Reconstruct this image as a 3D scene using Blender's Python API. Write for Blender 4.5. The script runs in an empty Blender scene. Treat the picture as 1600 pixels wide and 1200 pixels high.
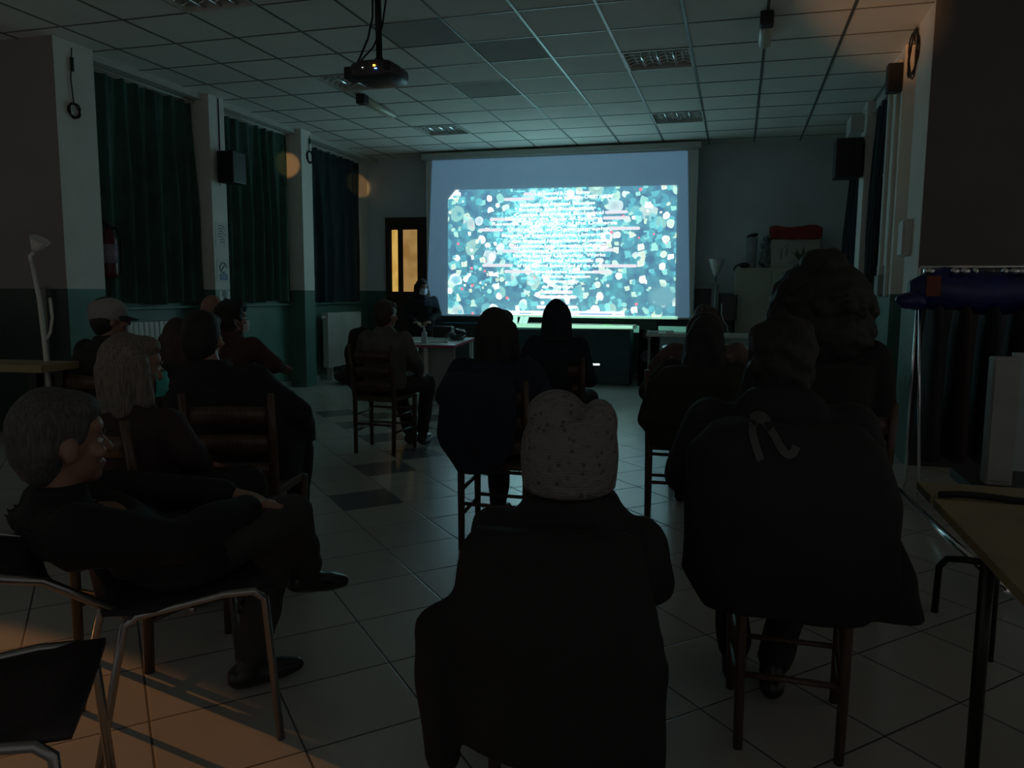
import bpy, bmesh, math, random
import numpy as np
from mathutils import Vector, Matrix, Euler

# ------------------------------------------------------------------ camera, world, lights, exposure
scene = bpy.context.scene
COL = scene.collection
FPX = 1219.0
CAM_H = 1.3
ROT = Matrix(((0.96101291, -0.03862993, 0.27379172),
              (0.27642871, 0.11119795, -0.95457959),
              (0.00643026, 0.99304720, 0.11754109)))
cam_data = bpy.data.cameras.new('camera')
cam_data.sensor_width = 36.0
cam_data.lens = FPX / 1600.0 * 36.0
cam_data.clip_start = 0.05
cam = bpy.data.objects.new('camera', cam_data)
COL.objects.link(cam)
cam.matrix_world = Matrix.Translation((0, 0, CAM_H)) @ ROT.to_4x4()
scene.camera = cam

scene.view_settings.view_transform = 'Standard'
scene.view_settings.look = 'None'
scene.view_settings.gamma = 1.0
scene.view_settings.exposure = 2.72
scene.view_settings.use_curve_mapping = False
scene.cycles.use_denoising = True
scene.cycles.max_bounces = 8
scene.cycles.diffuse_bounces = 5
scene.cycles.sample_clamp_indirect = 12.0

world = bpy.data.worlds.new('night')
scene.world = world
world.use_nodes = True
world.node_tree.nodes['Background'].inputs[0].default_value = (1.0, 0.97, 0.92, 1)
world.node_tree.nodes['Background'].inputs[1].default_value = 0.018

# the projector's lens: origin of its beam, and the point of the screen it aims at
LENS = Vector((-2.33, 4.98, 2.70))
AIM = Vector((-2.58, 11.29, 1.75))


def add_spot(name, loc, target, power, color, size, blend=0.2, radius=0.03):
    l = bpy.data.lights.new(name, 'SPOT')
    l.energy = power; l.color = color; l.spot_size = size; l.spot_blend = blend
    l.shadow_soft_size = radius
    o = bpy.data.objects.new(name, l)
    COL.objects.link(o)
    o.location = loc
    d = Vector(target) - Vector(loc)
    o.rotation_euler = d.to_track_quat('-Z', 'Y').to_euler()
    return o


beam = add_spot('projector_beam', LENS, AIM, 1.0, (1, 1, 1), math.radians(50), 0.0, 0.01)
# sodium street lamps outside, one beam low through the rear left window, others high
add_spot('street_light', (-11.0, 4.3, 3.3), (-2.05, 1.62, 0.0), 210, (1.0, 0.40, 0.12), math.radians(6.6), 0.35, 0.04)
add_spot('street_light', (3.0, -3.5, 3.0), (-5.77, 9.30, 2.93), 330, (1.0, 0.5, 0.16), math.radians(1.25), 0.3, 0.02)
add_spot('street_light', (1.5, -3.5, 3.0), (-5.83, 11.45, 2.94), 420, (1.0, 0.5, 0.16), math.radians(1.3), 0.3, 0.02)
add_spot('street_light', (-2.6, -3.2, 0.45), (0.95, 6.75, 3.39), 230, (1.0, 0.42, 0.14), math.radians(6), 1.0, 0.05)


# ------------------------------------------------------------------ materials
def nt(name):
    m = bpy.data.materials.new(name)
    m.use_nodes = True
    t = m.node_tree
    return m, t, t.nodes['Principled BSDF']


def setin(b, k, v):
    if k in b.inputs:
        b.inputs[k].default_value = v


def mat(name, col, rough=0.7, metal=0.0, var=0.12, scale=8.0, bump=0.0, bscale=60.0, spec=0.5, emit=None, estr=0.0,
        trans=0.0, alpha=1.0, stretch=None):
    m, t, b = nt(name)
    N, L = t.nodes, t.links
    c = (*col, 1)
    tc = N.new('ShaderNodeTexCoord')
    src = tc.outputs['Object']
    if stretch:
        mp = N.new('ShaderNodeMapping'); mp.inputs['Scale'].default_value = stretch
        L.new(src, mp.inputs[0]); src = mp.outputs[0]
    if var > 0:
        n = N.new('ShaderNodeTexNoise'); n.inputs['Scale'].default_value = scale; n.inputs['Detail'].default_value = 4
        L.new(src, n.inputs['Vector'])
        r = N.new('ShaderNodeValToRGB')
        r.color_ramp.elements[0].position = 0.3; r.color_ramp.elements[1].position = 0.7
        r.color_ramp.elements[0].color = tuple(max(0, x * (1 - var)) for x in col) + (1,)
        r.color_ramp.elements[1].color = tuple(min(1, x * (1 + var)) for x in col) + (1,)
        L.new(n.outputs['Fac'], r.inputs[0]); L.new(r.outputs[0], b.inputs['Base Color'])
    else:
        b.inputs['Base Color'].default_value = c
    if bump > 0:
        n2 = N.new('ShaderNodeTexNoise'); n2.inputs['Scale'].default_value = bscale; n2.inputs['Detail'].default_value = 6
        L.new(src, n2.inputs['Vector'])
        bp = N.new('ShaderNodeBump'); bp.inputs['Strength'].default_value = bump; bp.inputs['Distance'].default_value = 0.01
        L.new(n2.outputs['Fac'], bp.inputs['Height']); L.new(bp.outputs[0], b.inputs['Normal'])
    setin(b, 'Roughness', rough); setin(b, 'Metallic', metal); setin(b, 'Specular IOR Level', spec)
    setin(b, 'Transmission Weight', trans); setin(b, 'Alpha', alpha)
    if emit:
        setin(b, 'Emission Color', (*emit, 1)); setin(b, 'Emission Strength', estr)
    return m


def paint(name, upper, dado, zline=1.30):
    """matt wall paint, green gloss dado below zline (world height)"""
    m, t, b = nt(name)
    N, L = t.nodes, t.links
    g = N.new('ShaderNodeNewGeometry')
    sp = N.new('ShaderNodeSeparateXYZ'); L.new(g.outputs['Position'], sp.inputs[0])
    gt = N.new('ShaderNodeMath'); gt.operation = 'GREATER_THAN'; gt.inputs[1].default_value = zline
    L.new(sp.outputs['Z'], gt.inputs[0])
    n = N.new('ShaderNodeTexNoise'); n.inputs['Scale'].default_value = 2.2; n.inputs['Detail'].default_value = 5
    L.new(g.outputs['Position'], n.inputs['Vector'])

    def ramp(c, v):
        r = N.new('ShaderNodeValToRGB')
        r.color_ramp.elements[0].position = 0.35; r.color_ramp.elements[1].position = 0.65
        r.color_ramp.elements[0].color = tuple(x * (1 - v) for x in c) + (1,)
        r.color_ramp.elements[1].color = tuple(min(1, x * (1 + v)) for x in c) + (1,)
        L.new(n.outputs['Fac'], r.inputs[0]); return r
    a, d = ramp(upper, 0.05), ramp(dado, 0.12)
    mx = N.new('ShaderNodeMix'); mx.data_type = 'RGBA'
    L.new(gt.outputs[0], mx.inputs['Factor']); L.new(d.outputs[0], mx.inputs['A']); L.new(a.outputs[0], mx.inputs['B'])
    L.new(mx.outputs['Result'], b.inputs['Base Color'])
    ro = N.new('ShaderNodeMapRange'); ro.inputs['To Min'].default_value = 0.45; ro.inputs['To Max'].default_value = 0.85
    L.new(gt.outputs[0], ro.inputs['Value']); L.new(ro.outputs[0], b.inputs['Roughness'])
    n2 = N.new('ShaderNodeTexNoise'); n2.inputs['Scale'].default_value = 45
    L.new(g.outputs['Position'], n2.inputs['Vector'])
    bp = N.new('ShaderNodeBump'); bp.inputs['Strength'].default_value = 0.15; bp.inputs['Distance'].default_value = 0.01
    L.new(n2.outputs['Fac'], bp.inputs['Height']); L.new(bp.outputs[0], b.inputs['Normal'])
    return m


M = {}
M['wall'] = paint('wall_paint', (0.80, 0.78, 0.73), (0.085, 0.19, 0.155))
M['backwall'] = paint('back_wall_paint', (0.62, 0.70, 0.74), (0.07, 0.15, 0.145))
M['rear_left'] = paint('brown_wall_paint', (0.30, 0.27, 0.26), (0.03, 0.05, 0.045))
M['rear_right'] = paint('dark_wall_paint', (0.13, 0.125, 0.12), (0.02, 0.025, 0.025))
M['tile'] = mat('ceiling_tile', (0.82, 0.82, 0.77), 0.9, var=0.05, scale=1.5, bump=0.25, bscale=130)
M['tile_dark'] = mat('stained_ceiling_tile', (0.44, 0.44, 0.42), 0.9, var=0.06, scale=2, bump=0.25, bscale=130)
M['tbar'] = mat('ceiling_bar', (0.16, 0.18, 0.17), 0.35, 0.3, var=0)  # dark grey stands in for the shadow in the tile gaps
M['reflector'] = mat('white_reflector', (0.90, 0.90, 0.88), 0.3, var=0)
M['white_metal'] = mat('white_enamel', (0.62, 0.64, 0.60), 0.4, var=0.04)
M['white_plastic'] = mat('white_plastic', (0.60, 0.60, 0.56), 0.45, var=0.04)
M['offwhite'] = mat('casing_paint', (0.55, 0.56, 0.52), 0.6, var=0.04)
M['alu'] = mat('bright_aluminium', (0.85, 0.87, 0.86), 0.16, 1.0, var=0)
M['chrome'] = mat('chrome', (0.85, 0.85, 0.85), 0.08, 1.0, var=0)
M['steel'] = mat('grey_steel_tube', (0.32, 0.32, 0.32), 0.25, 0.9, var=0)
M['black_plastic'] = mat('black_plastic', (0.012, 0.012, 0.013), 0.45, var=0.1)
M['black_metal'] = mat('black_metal', (0.012, 0.012, 0.012), 0.35, 0.3, var=0)
M['grey_plastic'] = mat('grey_plastic', (0.05, 0.05, 0.055), 0.4, var=0.1)
M['rubber'] = mat('rubber', (0.01, 0.01, 0.01), 0.8, var=0)
M['wood'] = mat('chair_wood', (0.075, 0.047, 0.028), 0.4, var=0.35, scale=14, bump=0.1, stretch=(8, 8, 1))
M['rush'] = mat('rush_seat', (0.10, 0.075, 0.045), 0.8, var=0.3, scale=60, bump=0.5, bscale=90, stretch=(1, 14, 1))
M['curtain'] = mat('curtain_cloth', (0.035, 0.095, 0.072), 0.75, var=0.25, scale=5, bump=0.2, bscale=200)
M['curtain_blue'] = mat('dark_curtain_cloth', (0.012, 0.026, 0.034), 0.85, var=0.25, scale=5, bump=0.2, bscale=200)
M['skin'] = mat('skin', (0.27, 0.15, 0.105), 0.5, var=0.06, scale=20, bump=0.05, bscale=180)
M['dark_skin'] = M['skin']
M['eye'] = mat('eye_white', (0.5, 0.5, 0.48), 0.2, var=0)
M['lens'] = mat('projector_glass', (0.02, 0.02, 0.03), 0.05, var=0)
M['paper'] = mat('paper', (0.70, 0.71, 0.70), 0.8, var=0.04)
M['table_top'] = mat('pale_laminate', (0.62, 0.64, 0.58), 0.22, var=0.04)
M['table_yellow'] = mat('worn_yellow_laminate', (0.26, 0.225, 0.12), 0.55, var=0.25, scale=3)
M['red_edge'] = mat('red_edge', (0.35, 0.05, 0.10), 0.3, var=0.05)
M['teal_panel'] = mat('dark_desk_panel', (0.035, 0.07, 0.085), 0.5, var=0.1)
M['pale_panel'] = mat('pale_desk_panel', (0.30, 0.38, 0.38), 0.5, var=0.08)
M['grey_panel'] = mat('grey_panel', (0.28, 0.29, 0.28), 0.6, var=0.08)
M['cabinet'] = mat('cabinet_enamel', (0.42, 0.44, 0.38), 0.5, var=0.04)
M['red_cloth'] = mat('red_cloth', (0.30, 0.03, 0.035), 0.85, var=0.25, scale=9, bump=0.3)
M['card'] = mat('pale_cardboard', (0.45, 0.45, 0.40), 0.8, var=0.06)
M['frosted'] = mat('frosted_plastic', (0.62, 0.60, 0.48), 0.3, var=0.05)
M['glass_bulb'] = mat('frosted_glass_shade', (0.62, 0.63, 0.60), 0.4, var=0.03)
M['red_enamel'] = mat('red_enamel', (0.10, 0.010, 0.012), 0.35, var=0.1)
M['ext_label'] = mat('faded_label', (0.26, 0.19, 0.25), 0.6, var=0.2, scale=30)
M['poster_dark'] = mat('poster_print', (0.03, 0.035, 0.04), 0.5, var=0.3, scale=10)
M['poster_line'] = mat('poster_line', (0.32, 0.36, 0.35), 0.6, var=0.2)
M['leaf'] = mat('glossy_leaf', (0.10, 0.16, 0.09), 0.15, var=0.3)
M['clear'] = mat('clear_plastic', (0.75, 0.8, 0.85), 0.12, var=0, alpha=0.45)
M['gel'] = mat('pale_blue_gel', (0.55, 0.62, 0.72), 0.15, var=0, alpha=0.8)
M['blue_cloth'] = mat('blue_nylon', (0.006, 0.012, 0.11), 0.35, var=0.5, scale=6, bump=0.3, bscale=30)
M['maroon'] = mat('maroon_cloth', (0.10, 0.02, 0.02), 0.8, var=0.2)
M['blue_ink'] = mat('blue_ink', (0.10, 0.24, 0.42), 0.7, var=0.1)
M['grey_ink'] = mat('grey_ink', (0.18, 0.22, 0.24), 0.7, var=0.1)
M['door_wood'] = mat('door_wood', (0.05, 0.032, 0.02), 0.5, var=0.2, stretch=(6, 6, 1))
M['mask_teal'] = mat('teal_mask_cloth', (0.05, 0.42, 0.36), 0.75, var=0.05, bump=0.2)
M['mask_white'] = mat('white_mask_cloth', (0.62, 0.66, 0.70), 0.75, var=0.05, bump=0.2)
M['led_orange'] = mat('orange_led', (0.1, 0.02, 0.0), 0.4, var=0, emit=(1.0, 0.30, 0.02), estr=1.5)
M['led_blue'] = mat('blue_led', (0.0, 0.02, 0.1), 0.4, var=0, emit=(0.08, 0.2, 1.0), estr=1.2)
M['led_white'] = mat('white_led', (0.1, 0.1, 0.1), 0.4, var=0, emit=(0.8, 0.85, 0.8), estr=0.3)
M['pane_a'] = None

CLOTH = {}


def cloth(col, rough=0.85, bump=0.25):
    k = (col, rough)
    if k not in CLOTH:
        CLOTH[k] = mat('garment_cloth', col, rough, var=0.22, scale=11, bump=bump, bscale=70)
    return CLOTH[k]


HAIRM = {}


def hairmat(col):
    if col not in HAIRM:
        HAIRM[col] = mat('hair', col, 0.6, var=0.5, scale=40, bump=0.6, bscale=90, stretch=(4, 4, 0.6))
    return HAIRM[col]


def emis_mat(name, c0, c1, strength, scale=3.0):
    m, t, b = nt(name)
    N, L = t.nodes, t.links
    tc = N.new('ShaderNodeTexCoord')
    n = N.new('ShaderNodeTexNoise'); n.inputs['Scale'].default_value = scale; n.inputs['Detail'].default_value = 3
    L.new(tc.outputs['Object'], n.inputs['Vector'])
    r = N.new('ShaderNodeValToRGB')
    r.color_ramp.elements[0].color = (*c0, 1); r.color_ramp.elements[1].color = (*c1, 1)
    r.color_ramp.elements[0].position = 0.35; r.color_ramp.elements[1].position = 0.55
    L.new(n.outputs['Fac'], r.inputs[0])
    L.new(r.outputs[0], b.inputs['Emission Color']); b.inputs['Emission Strength'].default_value = strength
    b.inputs['Base Color'].default_value = (*[x * 0.3 for x in c1], 1)
    b.inputs['Roughness'].default_value = 0.4
    return m


def floor_material():
    m, t, b = nt('floor_tiles')
    N, L = t.nodes, t.links
    g = N.new('ShaderNodeNewGeometry')
    sp = N.new('ShaderNodeSeparateXYZ'); L.new(g.outputs['Position'], sp.inputs[0])

    def math_(op, a, bb=None, c=None):
        n = N.new('ShaderNodeMath'); n.operation = op
        for k, v in enumerate((a, bb, c)):
            if v is None: continue
            if isinstance(v, (int, float)): n.inputs[k].default_value = v
            else: L.new(v, n.inputs[k])
        return n.outputs[0]
    i = math_('DIVIDE', math_('ADD', sp.outputs['X'], 1.13), 0.2665)
    j = math_('DIVIDE', math_('SUBTRACT', sp.outputs['Y'], 2.395), 0.278)
    a = math_('MULTIPLY', math_('ADD', i, j), 0.5)
    bb = math_('MULTIPLY', math_('SUBTRACT', i, j), 0.5)
    fa, fb = math_('FLOOR', a), math_('FLOOR', bb)
    ra, rb = math_('SUBTRACT', a, fa), math_('SUBTRACT', bb, fb)
    ea = math_('MINIMUM', ra, math_('SUBTRACT', 1.0, ra))
    eb = math_('MINIMUM', rb, math_('SUBTRACT', 1.0, rb))
    edge = math_('MINIMUM', ea, eb)
    grout = math_('LESS_THAN', edge, 0.0085)
    # dark tiles at given (a, b) cells

    def cell(ca, cb):
        return math_('MULTIPLY', math_('COMPARE', fa, ca, 0.1), math_('COMPARE', fb, cb, 0.1))
    dark = None
    for ca, cb in [(1, -6), (3, -15), (3, -13), (3, -11), (3, -9), (5, -15), (5, -13), (5, -11), (5, -9), (4, -12),
                   (4, -10), (4, -14), (7, -15), (7, -13), (2, -8)]:
        c = cell(ca, cb)
        dark = c if dark is None else math_('MAXIMUM', dark, c)
    cv = N.new('ShaderNodeCombineXYZ'); L.new(fa, cv.inputs[0]); L.new(fb, cv.inputs[1])
    wn = N.new('ShaderNodeTexWhiteNoise'); L.new(cv.outputs[0], wn.inputs['Vector'])
    ns = N.new('ShaderNodeTexNoise'); ns.inputs['Scale'].default_value = 9; ns.inputs['Detail'].default_value = 6
    L.new(g.outputs['Position'], ns.inputs['Vector'])
    vari = math_('ADD', math_('MULTIPLY', wn.outputs['Value'], 0.08), math_('MULTIPLY', ns.outputs['Fac'], 0.12))
    br = math_('ADD', 0.82, vari)

    def mixc(f, A, B):
        mx = N.new('ShaderNodeMix'); mx.data_type = 'RGBA'
        L.new(f, mx.inputs['Factor'])
        for nm, v in (('A', A), ('B', B)):
            if isinstance(v, tuple): mx.inputs[nm].default_value = v
            else: L.new(v, mx.inputs[nm])
        return mx.outputs['Result']
    base = mixc(dark, (0.52, 0.51, 0.46, 1), (0.15, 0.15, 0.165, 1))
    hs = N.new('ShaderNodeHueSaturation'); L.new(base, hs.inputs['Color']); L.new(br, hs.inputs['Value'])
    col = mixc(grout, hs.outputs[0], (0.06, 0.06, 0.055, 1))
    L.new(col, b.inputs['Base Color'])
    rr = math_('ADD', 0.22, math_('MULTIPLY', ns.outputs['Fac'], 0.05)); setin(b, 'Specular IOR Level', 0.75)
    rr2 = math_('ADD', rr, math_('MULTIPLY', grout, 0.4))
    L.new(rr2, b.inputs['Roughness'])
    sm = N.new('ShaderNodeMapRange'); sm.interpolation_type = 'SMOOTHSTEP'
    sm.inputs['From Min'].default_value = 0.0; sm.inputs['From Max'].default_value = 0.018
    L.new(edge, sm.inputs['Value'])
    bp = N.new('ShaderNodeBump'); bp.inputs['Strength'].default_value = 0.5; bp.inputs['Distance'].default_value = 0.002
    L.new(sm.outputs[0], bp.inputs['Height']); L.new(bp.outputs[0], b.inputs['Normal'])
    return m


M['floor'] = floor_material()


# ------------------------------------------------------------------ pixel helpers: a pixel of the photo to a point in the room
def ray(px, py):
    return ROT @ Vector((px - 800.0, 600.0 - py, -FPX))


def on_x(px, py, x):
    r = ray(px, py); t = x / r.x; return Vector((x, r.y * t, r.z * t + CAM_H))


def on_y(px, py, y):
    r = ray(px, py); t = y / r.y; return Vector((r.x * t, y, r.z * t + CAM_H))


def on_z(px, py, z):
    r = ray(px, py); t = (z - CAM_H) / r.z; return Vector((r.x * t, r.y * t, z))


# ------------------------------------------------------------------ mesh builder
def _ico(sub):
    bm = bmesh.new(); bmesh.ops.create_icosphere(bm, subdivisions=sub, radius=1.0)
    v = [x.co.copy() for x in bm.verts]; f = [[q.index for q in p.verts] for p in bm.faces]
    bm.free(); return v, f


ICO = {s: _ico(s) for s in (1, 2, 3)}


class MB:
    def __init__(s):
        s.v = []; s.f = []; s.sm = []

    def add(s, vs, fs, smooth=False):
        n = len(s.v); s.v += [Vector(x) for x in vs]
        for f in fs:
            s.f.append([n + i for i in f]); s.sm.append(smooth)
        return s

    def box(s, x0, x1, y0, y1, z0, z1, bev=0.0, mtx=None):
        if bev > 0:
            bm = bmesh.new(); bmesh.ops.create_cube(bm, size=1.0)
            for v in bm.verts:
                v.co = Vector(((x0 + x1) / 2 + v.co.x * (x1 - x0), (y0 + y1) / 2 + v.co.y * (y1 - y0), (z0 + z1) / 2 + v.co.z * (z1 - z0)))
            bmesh.ops.bevel(bm, geom=bm.edges[:], offset=bev, segments=2, affect='EDGES', profile=0.6)
            bm.verts.index_update()
            vs = [v.co.copy() for v in bm.verts]; fs = [[q.index for q in p.verts] for p in bm.faces]
            bm.free()
        else:
            vs = [Vector(p) for p in ((x0, y0, z0), (x1, y0, z0), (x1, y1, z0), (x0, y1, z0), (x0, y0, z1), (x1, y0, z1), (x1, y1, z1), (x0, y1, z1))]
            fs = [(0, 3, 2, 1), (4, 5, 6, 7), (0, 1, 5, 4), (1, 2, 6, 5), (2, 3, 7, 6), (3, 0, 4, 7)]
        if mtx: vs = [mtx @ v for v in vs]
        return s.add(vs, fs)

    def ring_loft(s, rings, smooth=True, cap=True):
        vs = [p for r in rings for p in r]; n = len(rings[0]); fs = []
        for k in range(len(rings) - 1):
            for i in range(n):
                j = (i + 1) % n
                fs.append((k * n + i, k * n + j, (k + 1) * n + j, (k + 1) * n + i))
        if cap:
            fs.append(tuple(reversed(range(n)))); fs.append(tuple((len(rings) - 1) * n + i for i in range(n)))
        return s.add(vs, fs, smooth)

    def tube(s, pts, r, seg=10, smooth=True, cap=True):
        pts = [Vector(p) for p in pts]
        rs = r if isinstance(r, (list, tuple)) else [r] * len(pts)
        rings = []; up = None
        for i, p in enumerate(pts):
            if i == 0: d = pts[1] - p
            elif i == len(pts) - 1: d = p - pts[i - 1]
            else: d = (pts[i + 1] - p).normalized() + (p - pts[i - 1]).normalized()
            d.normalize()
            if up is None:
                up = Vector((0, 0, 1)) if abs(d.z) < 0.9 else Vector((0, 1, 0))
            a = d.cross(up).normalized(); bb = a.cross(d).normalized(); up = bb
            rings.append([p + (a * math.cos(t) + bb * math.sin(t)) * rs[i] for t in [2 * math.pi * k / seg for k in range(seg)]])
        return s.ring_loft(rings, smooth, cap)

    def lathe(s, prof, c=(0, 0, 0), seg=24, smooth=True, mtx=None):
        c = Vector(c); rings = []
        for r, z in prof:
            rings.append([Vector((max(r, 1e-4) * math.cos(2 * math.pi * k / seg), max(r, 1e-4) * math.sin(2 * math.pi * k / seg), z)) for k in range(seg)])
        if mtx: rings = [[mtx @ p for p in q] for q in rings]
        rings = [[p + c for p in q] for q in rings]
        return s.ring_loft(rings, smooth, True)

    def ell(s, c, r, rot=None, sub=3):
        vs, fs = ICO[sub]
        r = Vector(r) if not isinstance(r, (int, float)) else Vector((r, r, r))
        out = []
        for v in vs:
            p = Vector((v.x * r.x, v.y * r.y, v.z * r.z))
            if rot: p = rot @ p
            out.append(p + Vector(c))
        return s.add(out, fs, True)

    def cap(s, p0, r0, p1, r1):
        """tapered capsule"""
        p0, p1 = Vector(p0), Vector(p1)
        if (p1 - p0).length > 1e-4:
            s.tube([p0, p1], [r0, r1], 14)
        s.ell(p0, r0, sub=2); s.ell(p1, r1, sub=2)
        return s

    def chain(s, pts, rs):
        for i in range(len(pts) - 1):
            s.cap(pts[i], rs[i], pts[i + 1], rs[i + 1])
        return s

    def quad(s, pts):
        return s.add(pts, [tuple(range(len(pts)))])

    def mesh(s, name):
        me = bpy.data.meshes.new(name)
        me.from_pydata([tuple(v) for v in s.v], [], s.f)
        me.polygons.foreach_set('use_smooth', s.sm)
        me.update(); return me

    def build(s, name, m, parent=None, world=False):
        if world and parent is not None:
            off = parent.location.copy()
            s.v = [v - off for v in s.v]
        me = s.mesh(name); me.materials.append(m)
        o = bpy.data.objects.new(name, me); COL.objects.link(o)
        if parent is not None: o.parent = parent
        return o


def remesh(mb, voxel, smooth=4, noise=0.0, nfreq=18.0, seed=0.0, zstretch=1.0):
    """fuse overlapping shapes into one continuous skin"""
    me = mb.mesh('tmp'); o = bpy.data.objects.new('tmp', me); COL.objects.link(o)
    r = o.modifiers.new('r', 'REMESH'); r.mode = 'VOXEL'; r.voxel_size = voxel
    if smooth:
        sm = o.modifiers.new('s', 'SMOOTH'); sm.factor = 0.5; sm.iterations = smooth
    dg = bpy.context.evaluated_depsgraph_get()
    ev = o.evaluated_get(dg)
    out = bpy.data.meshes.new_from_object(ev)
    bpy.data.objects.remove(o); bpy.data.meshes.remove(me)
    n = len(out.vertices)
    if noise > 0 and n:
        co = np.empty(n * 3); out.vertices.foreach_get('co', co); co = co.reshape(-1, 3)
        no = np.empty(n * 3); out.vertices.foreach_get('normal', no); no = no.reshape(-1, 3)
        q = co * np.array([1, 1, zstretch]) * nfreq + seed
        w = np.sin(q[:, [1, 2, 0]] * 0.7 + 1.3 * np.sin(q[:, [2, 0, 1]] * 0.43 + seed)) * 1.2
        q = q + w
        d = np.sin(q[:, 0]) * np.cos(q[:, 1] * 0.9) + 0.6 * np.sin(q[:, 2] * 1.3 + q[:, 0] * 0.5) + 0.4 * np.sin(q[:, 1] * 2.1 + q[:, 2])
        co = co + no * (d * noise * 0.5)[:, None]
        out.vertices.foreach_set('co', co.reshape(-1)); out.update()
    out.polygons.foreach_set('use_smooth', [True] * len(out.polygons))
    return out


def put(name, me, m, parent=None):
    me.name = name
    me.materials.clear(); me.materials.append(m)
    o = bpy.data.objects.new(name, me); COL.objects.link(o)
    if parent is not None: o.parent = parent
    return o


def tag(o, label=None, cat=None, group=None, kind=None):
    if label: o['label'] = label
    if cat: o['category'] = cat
    if group: o['group'] = group
    if kind: o['kind'] = kind
    return o


def thing(name, label, cat, loc, rotz=0.0, group=None):
    o = bpy.data.objects.new(name, None); COL.objects.link(o)
    o.location = loc; o.rotation_euler = (0, 0, rotz); o.empty_display_size = 0.1
    return tag(o, label, cat, group)


def copy_tree(o, parent=None):
    c = o.copy(); COL.objects.link(c)
    if parent is not None: c.parent = parent
    for ch in list(o.children): copy_tree(ch, c)
    return c


def struct(name, mb, m, label=None):
    return tag(mb.build(name, m), label, None, None, 'structure')


# ================================================================== THE ROOM
H = 3.39
GX = [round(-0.47 + 0.604 * k, 4) for k in range(-16, 8)]
GY = [round(5.90 + 0.606 * k, 4) for k in range(-12, 10)] + [11.7]
XL, XR, YB = -5.80, 1.42, 11.70

mb = MB(); mb.quad([(-9, -2.5, 0), (4.5, -2.5, 0), (4.5, YB + .1, 0), (-9, YB + .1, 0)])
floor = MB().box(-9, 4.5, -2.5, YB + .2, -0.12, 0)
struct('floor', floor, M['floor'])

LUM = [(-4.094, 7.112), (-1.074, 7.112), (-4.094, 9.536), (-1.074, 9.536), (-4.094, 4.688)]
DARK = [(-2.886, 5.90), (-2.282, 6.506), (-2.886, 7.718)]


def near(a, b): return abs(a - b) < 0.15


mt, md = MB(), MB()
xs = [-9.0] + GX[1:] + [4.5]
xs = sorted(xs); ys = GY
for i in range(len(xs) - 1):
    for j in range(len(ys) - 1):
        x0, x1, y0, y1 = xs[i], xs[i + 1], ys[j], ys[j + 1]
        if any(near(x0, a) and near(y0, b) for a, b in LUM): continue
        isd = any(near(x0, a) and near(y0, b) for a, b in DARK)
        (md if isd else mt).quad([(x0, y0, H), (x0, y1, H), (x1, y1, H), (x1, y0, H)])
ce = struct('ceiling', mt, M['tile'])
tag(md.build('trim_1', M['tile_dark']), 'three darker grey ceiling tiles', None, None, 'structure')
mb = MB()
for x in xs[1:-1]:
    w = 0.008 if x < -1.9 else 0.011
    mb.box(x - w, x + w, -1.3, YB - .02, H - 0.006, H + 0.004)
for y in ys[1:-1]:
    mb.box(-8.9, 4.4, y - 0.006, y + 0.006, H - 0.0045, H + 0.004)
struct('trim_2', mb, M['tbar'], 'metal grid bars between ceiling tiles, coloured dark as gap shadow')

# walls
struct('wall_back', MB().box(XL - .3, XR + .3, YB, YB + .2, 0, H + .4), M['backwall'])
mb = MB().box(XL - .25, XL, 5.50, YB - .001, 0.001, H + .39)
struct('wall_left', mb, M['wall'])
struct('wall_right', MB().box(XR, XR + .25, 6.52, YB - .001, 0.001, H + .39), M['wall'])
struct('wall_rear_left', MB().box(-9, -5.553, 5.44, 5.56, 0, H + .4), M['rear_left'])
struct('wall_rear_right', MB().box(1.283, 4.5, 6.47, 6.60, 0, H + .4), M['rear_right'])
# side wall of the wide rear part, with the window opening the street light falls through
mb = MB()
mb.box(-7.7, -7.5, -1.6, 2.0, 0, H + .4); mb.box(-7.7, -7.5, 4.6, 5.44, 0, H + .4)
mb.box(-7.7, -7.5, 2.0, 4.6, 0, 1.15); mb.box(-7.7, -7.5, 2.0, 4.6, 3.2, H + .4)
struct('wall_rear_side', mb, M['wall'])
# pillars
n = 3
for (x0, x1, y0, y1) in [(XL, -5.55, 5.445, 5.87), (XL, -5.55, 7.44, 7.70), (XL, -5.55, 9.30, 9.56),
                         (1.28, XR, 6.475, 6.99), (1.28, XR, 7.52, 8.19), (1.28, XR, 9.52, 9.87)]:
    struct('trim_%d' % n, MB().box(x0, x1, y0, y1, 0, H), M['wall'], 'painted pillar with green dado'); n += 1
# boxed beams over the curtains
for (x0, x1, y0, y1) in [(XL, -5.62, 5.87, 7.44), (XL, -5.62, 7.70, 9.30), (XL, -5.62, 9.56, YB)]:
    struct('trim_%d' % n, MB().box(x0, x1, y0, y1, 3.33, H), M['offwhite'], 'boxed curtain beam below the ceiling'); n += 1
struct('trim_%d' % n, MB().box(1.36, XR, 8.19, YB, 3.30, H), M['offwhite'], 'boxed beam above right windows'); n += 1
# window sills (white slab) below the curtains
for (y0, y1) in [(5.87, 7.44), (7.70, 9.30), (9.56, 11.3)]:
    struct('trim_%d' % n, MB().box(XL, -5.74, y0, y1, 1.10, 1.125, 0.004), M['wall'], 'window sill ledge'); n += 1
# baseboards
struct('baseboard_left', MB().box(XL, -5.78, 5.87, YB, 0, 0.08), M['pale_panel'])
struct('baseboard_back', MB().box(XL, XR, YB - .015, YB, 0, 0.08), M['grey_panel'])
struct('baseboard_right', MB().box(XR - .015, XR, 6.6, YB, 0, 0.08), M['grey_panel'])

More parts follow.
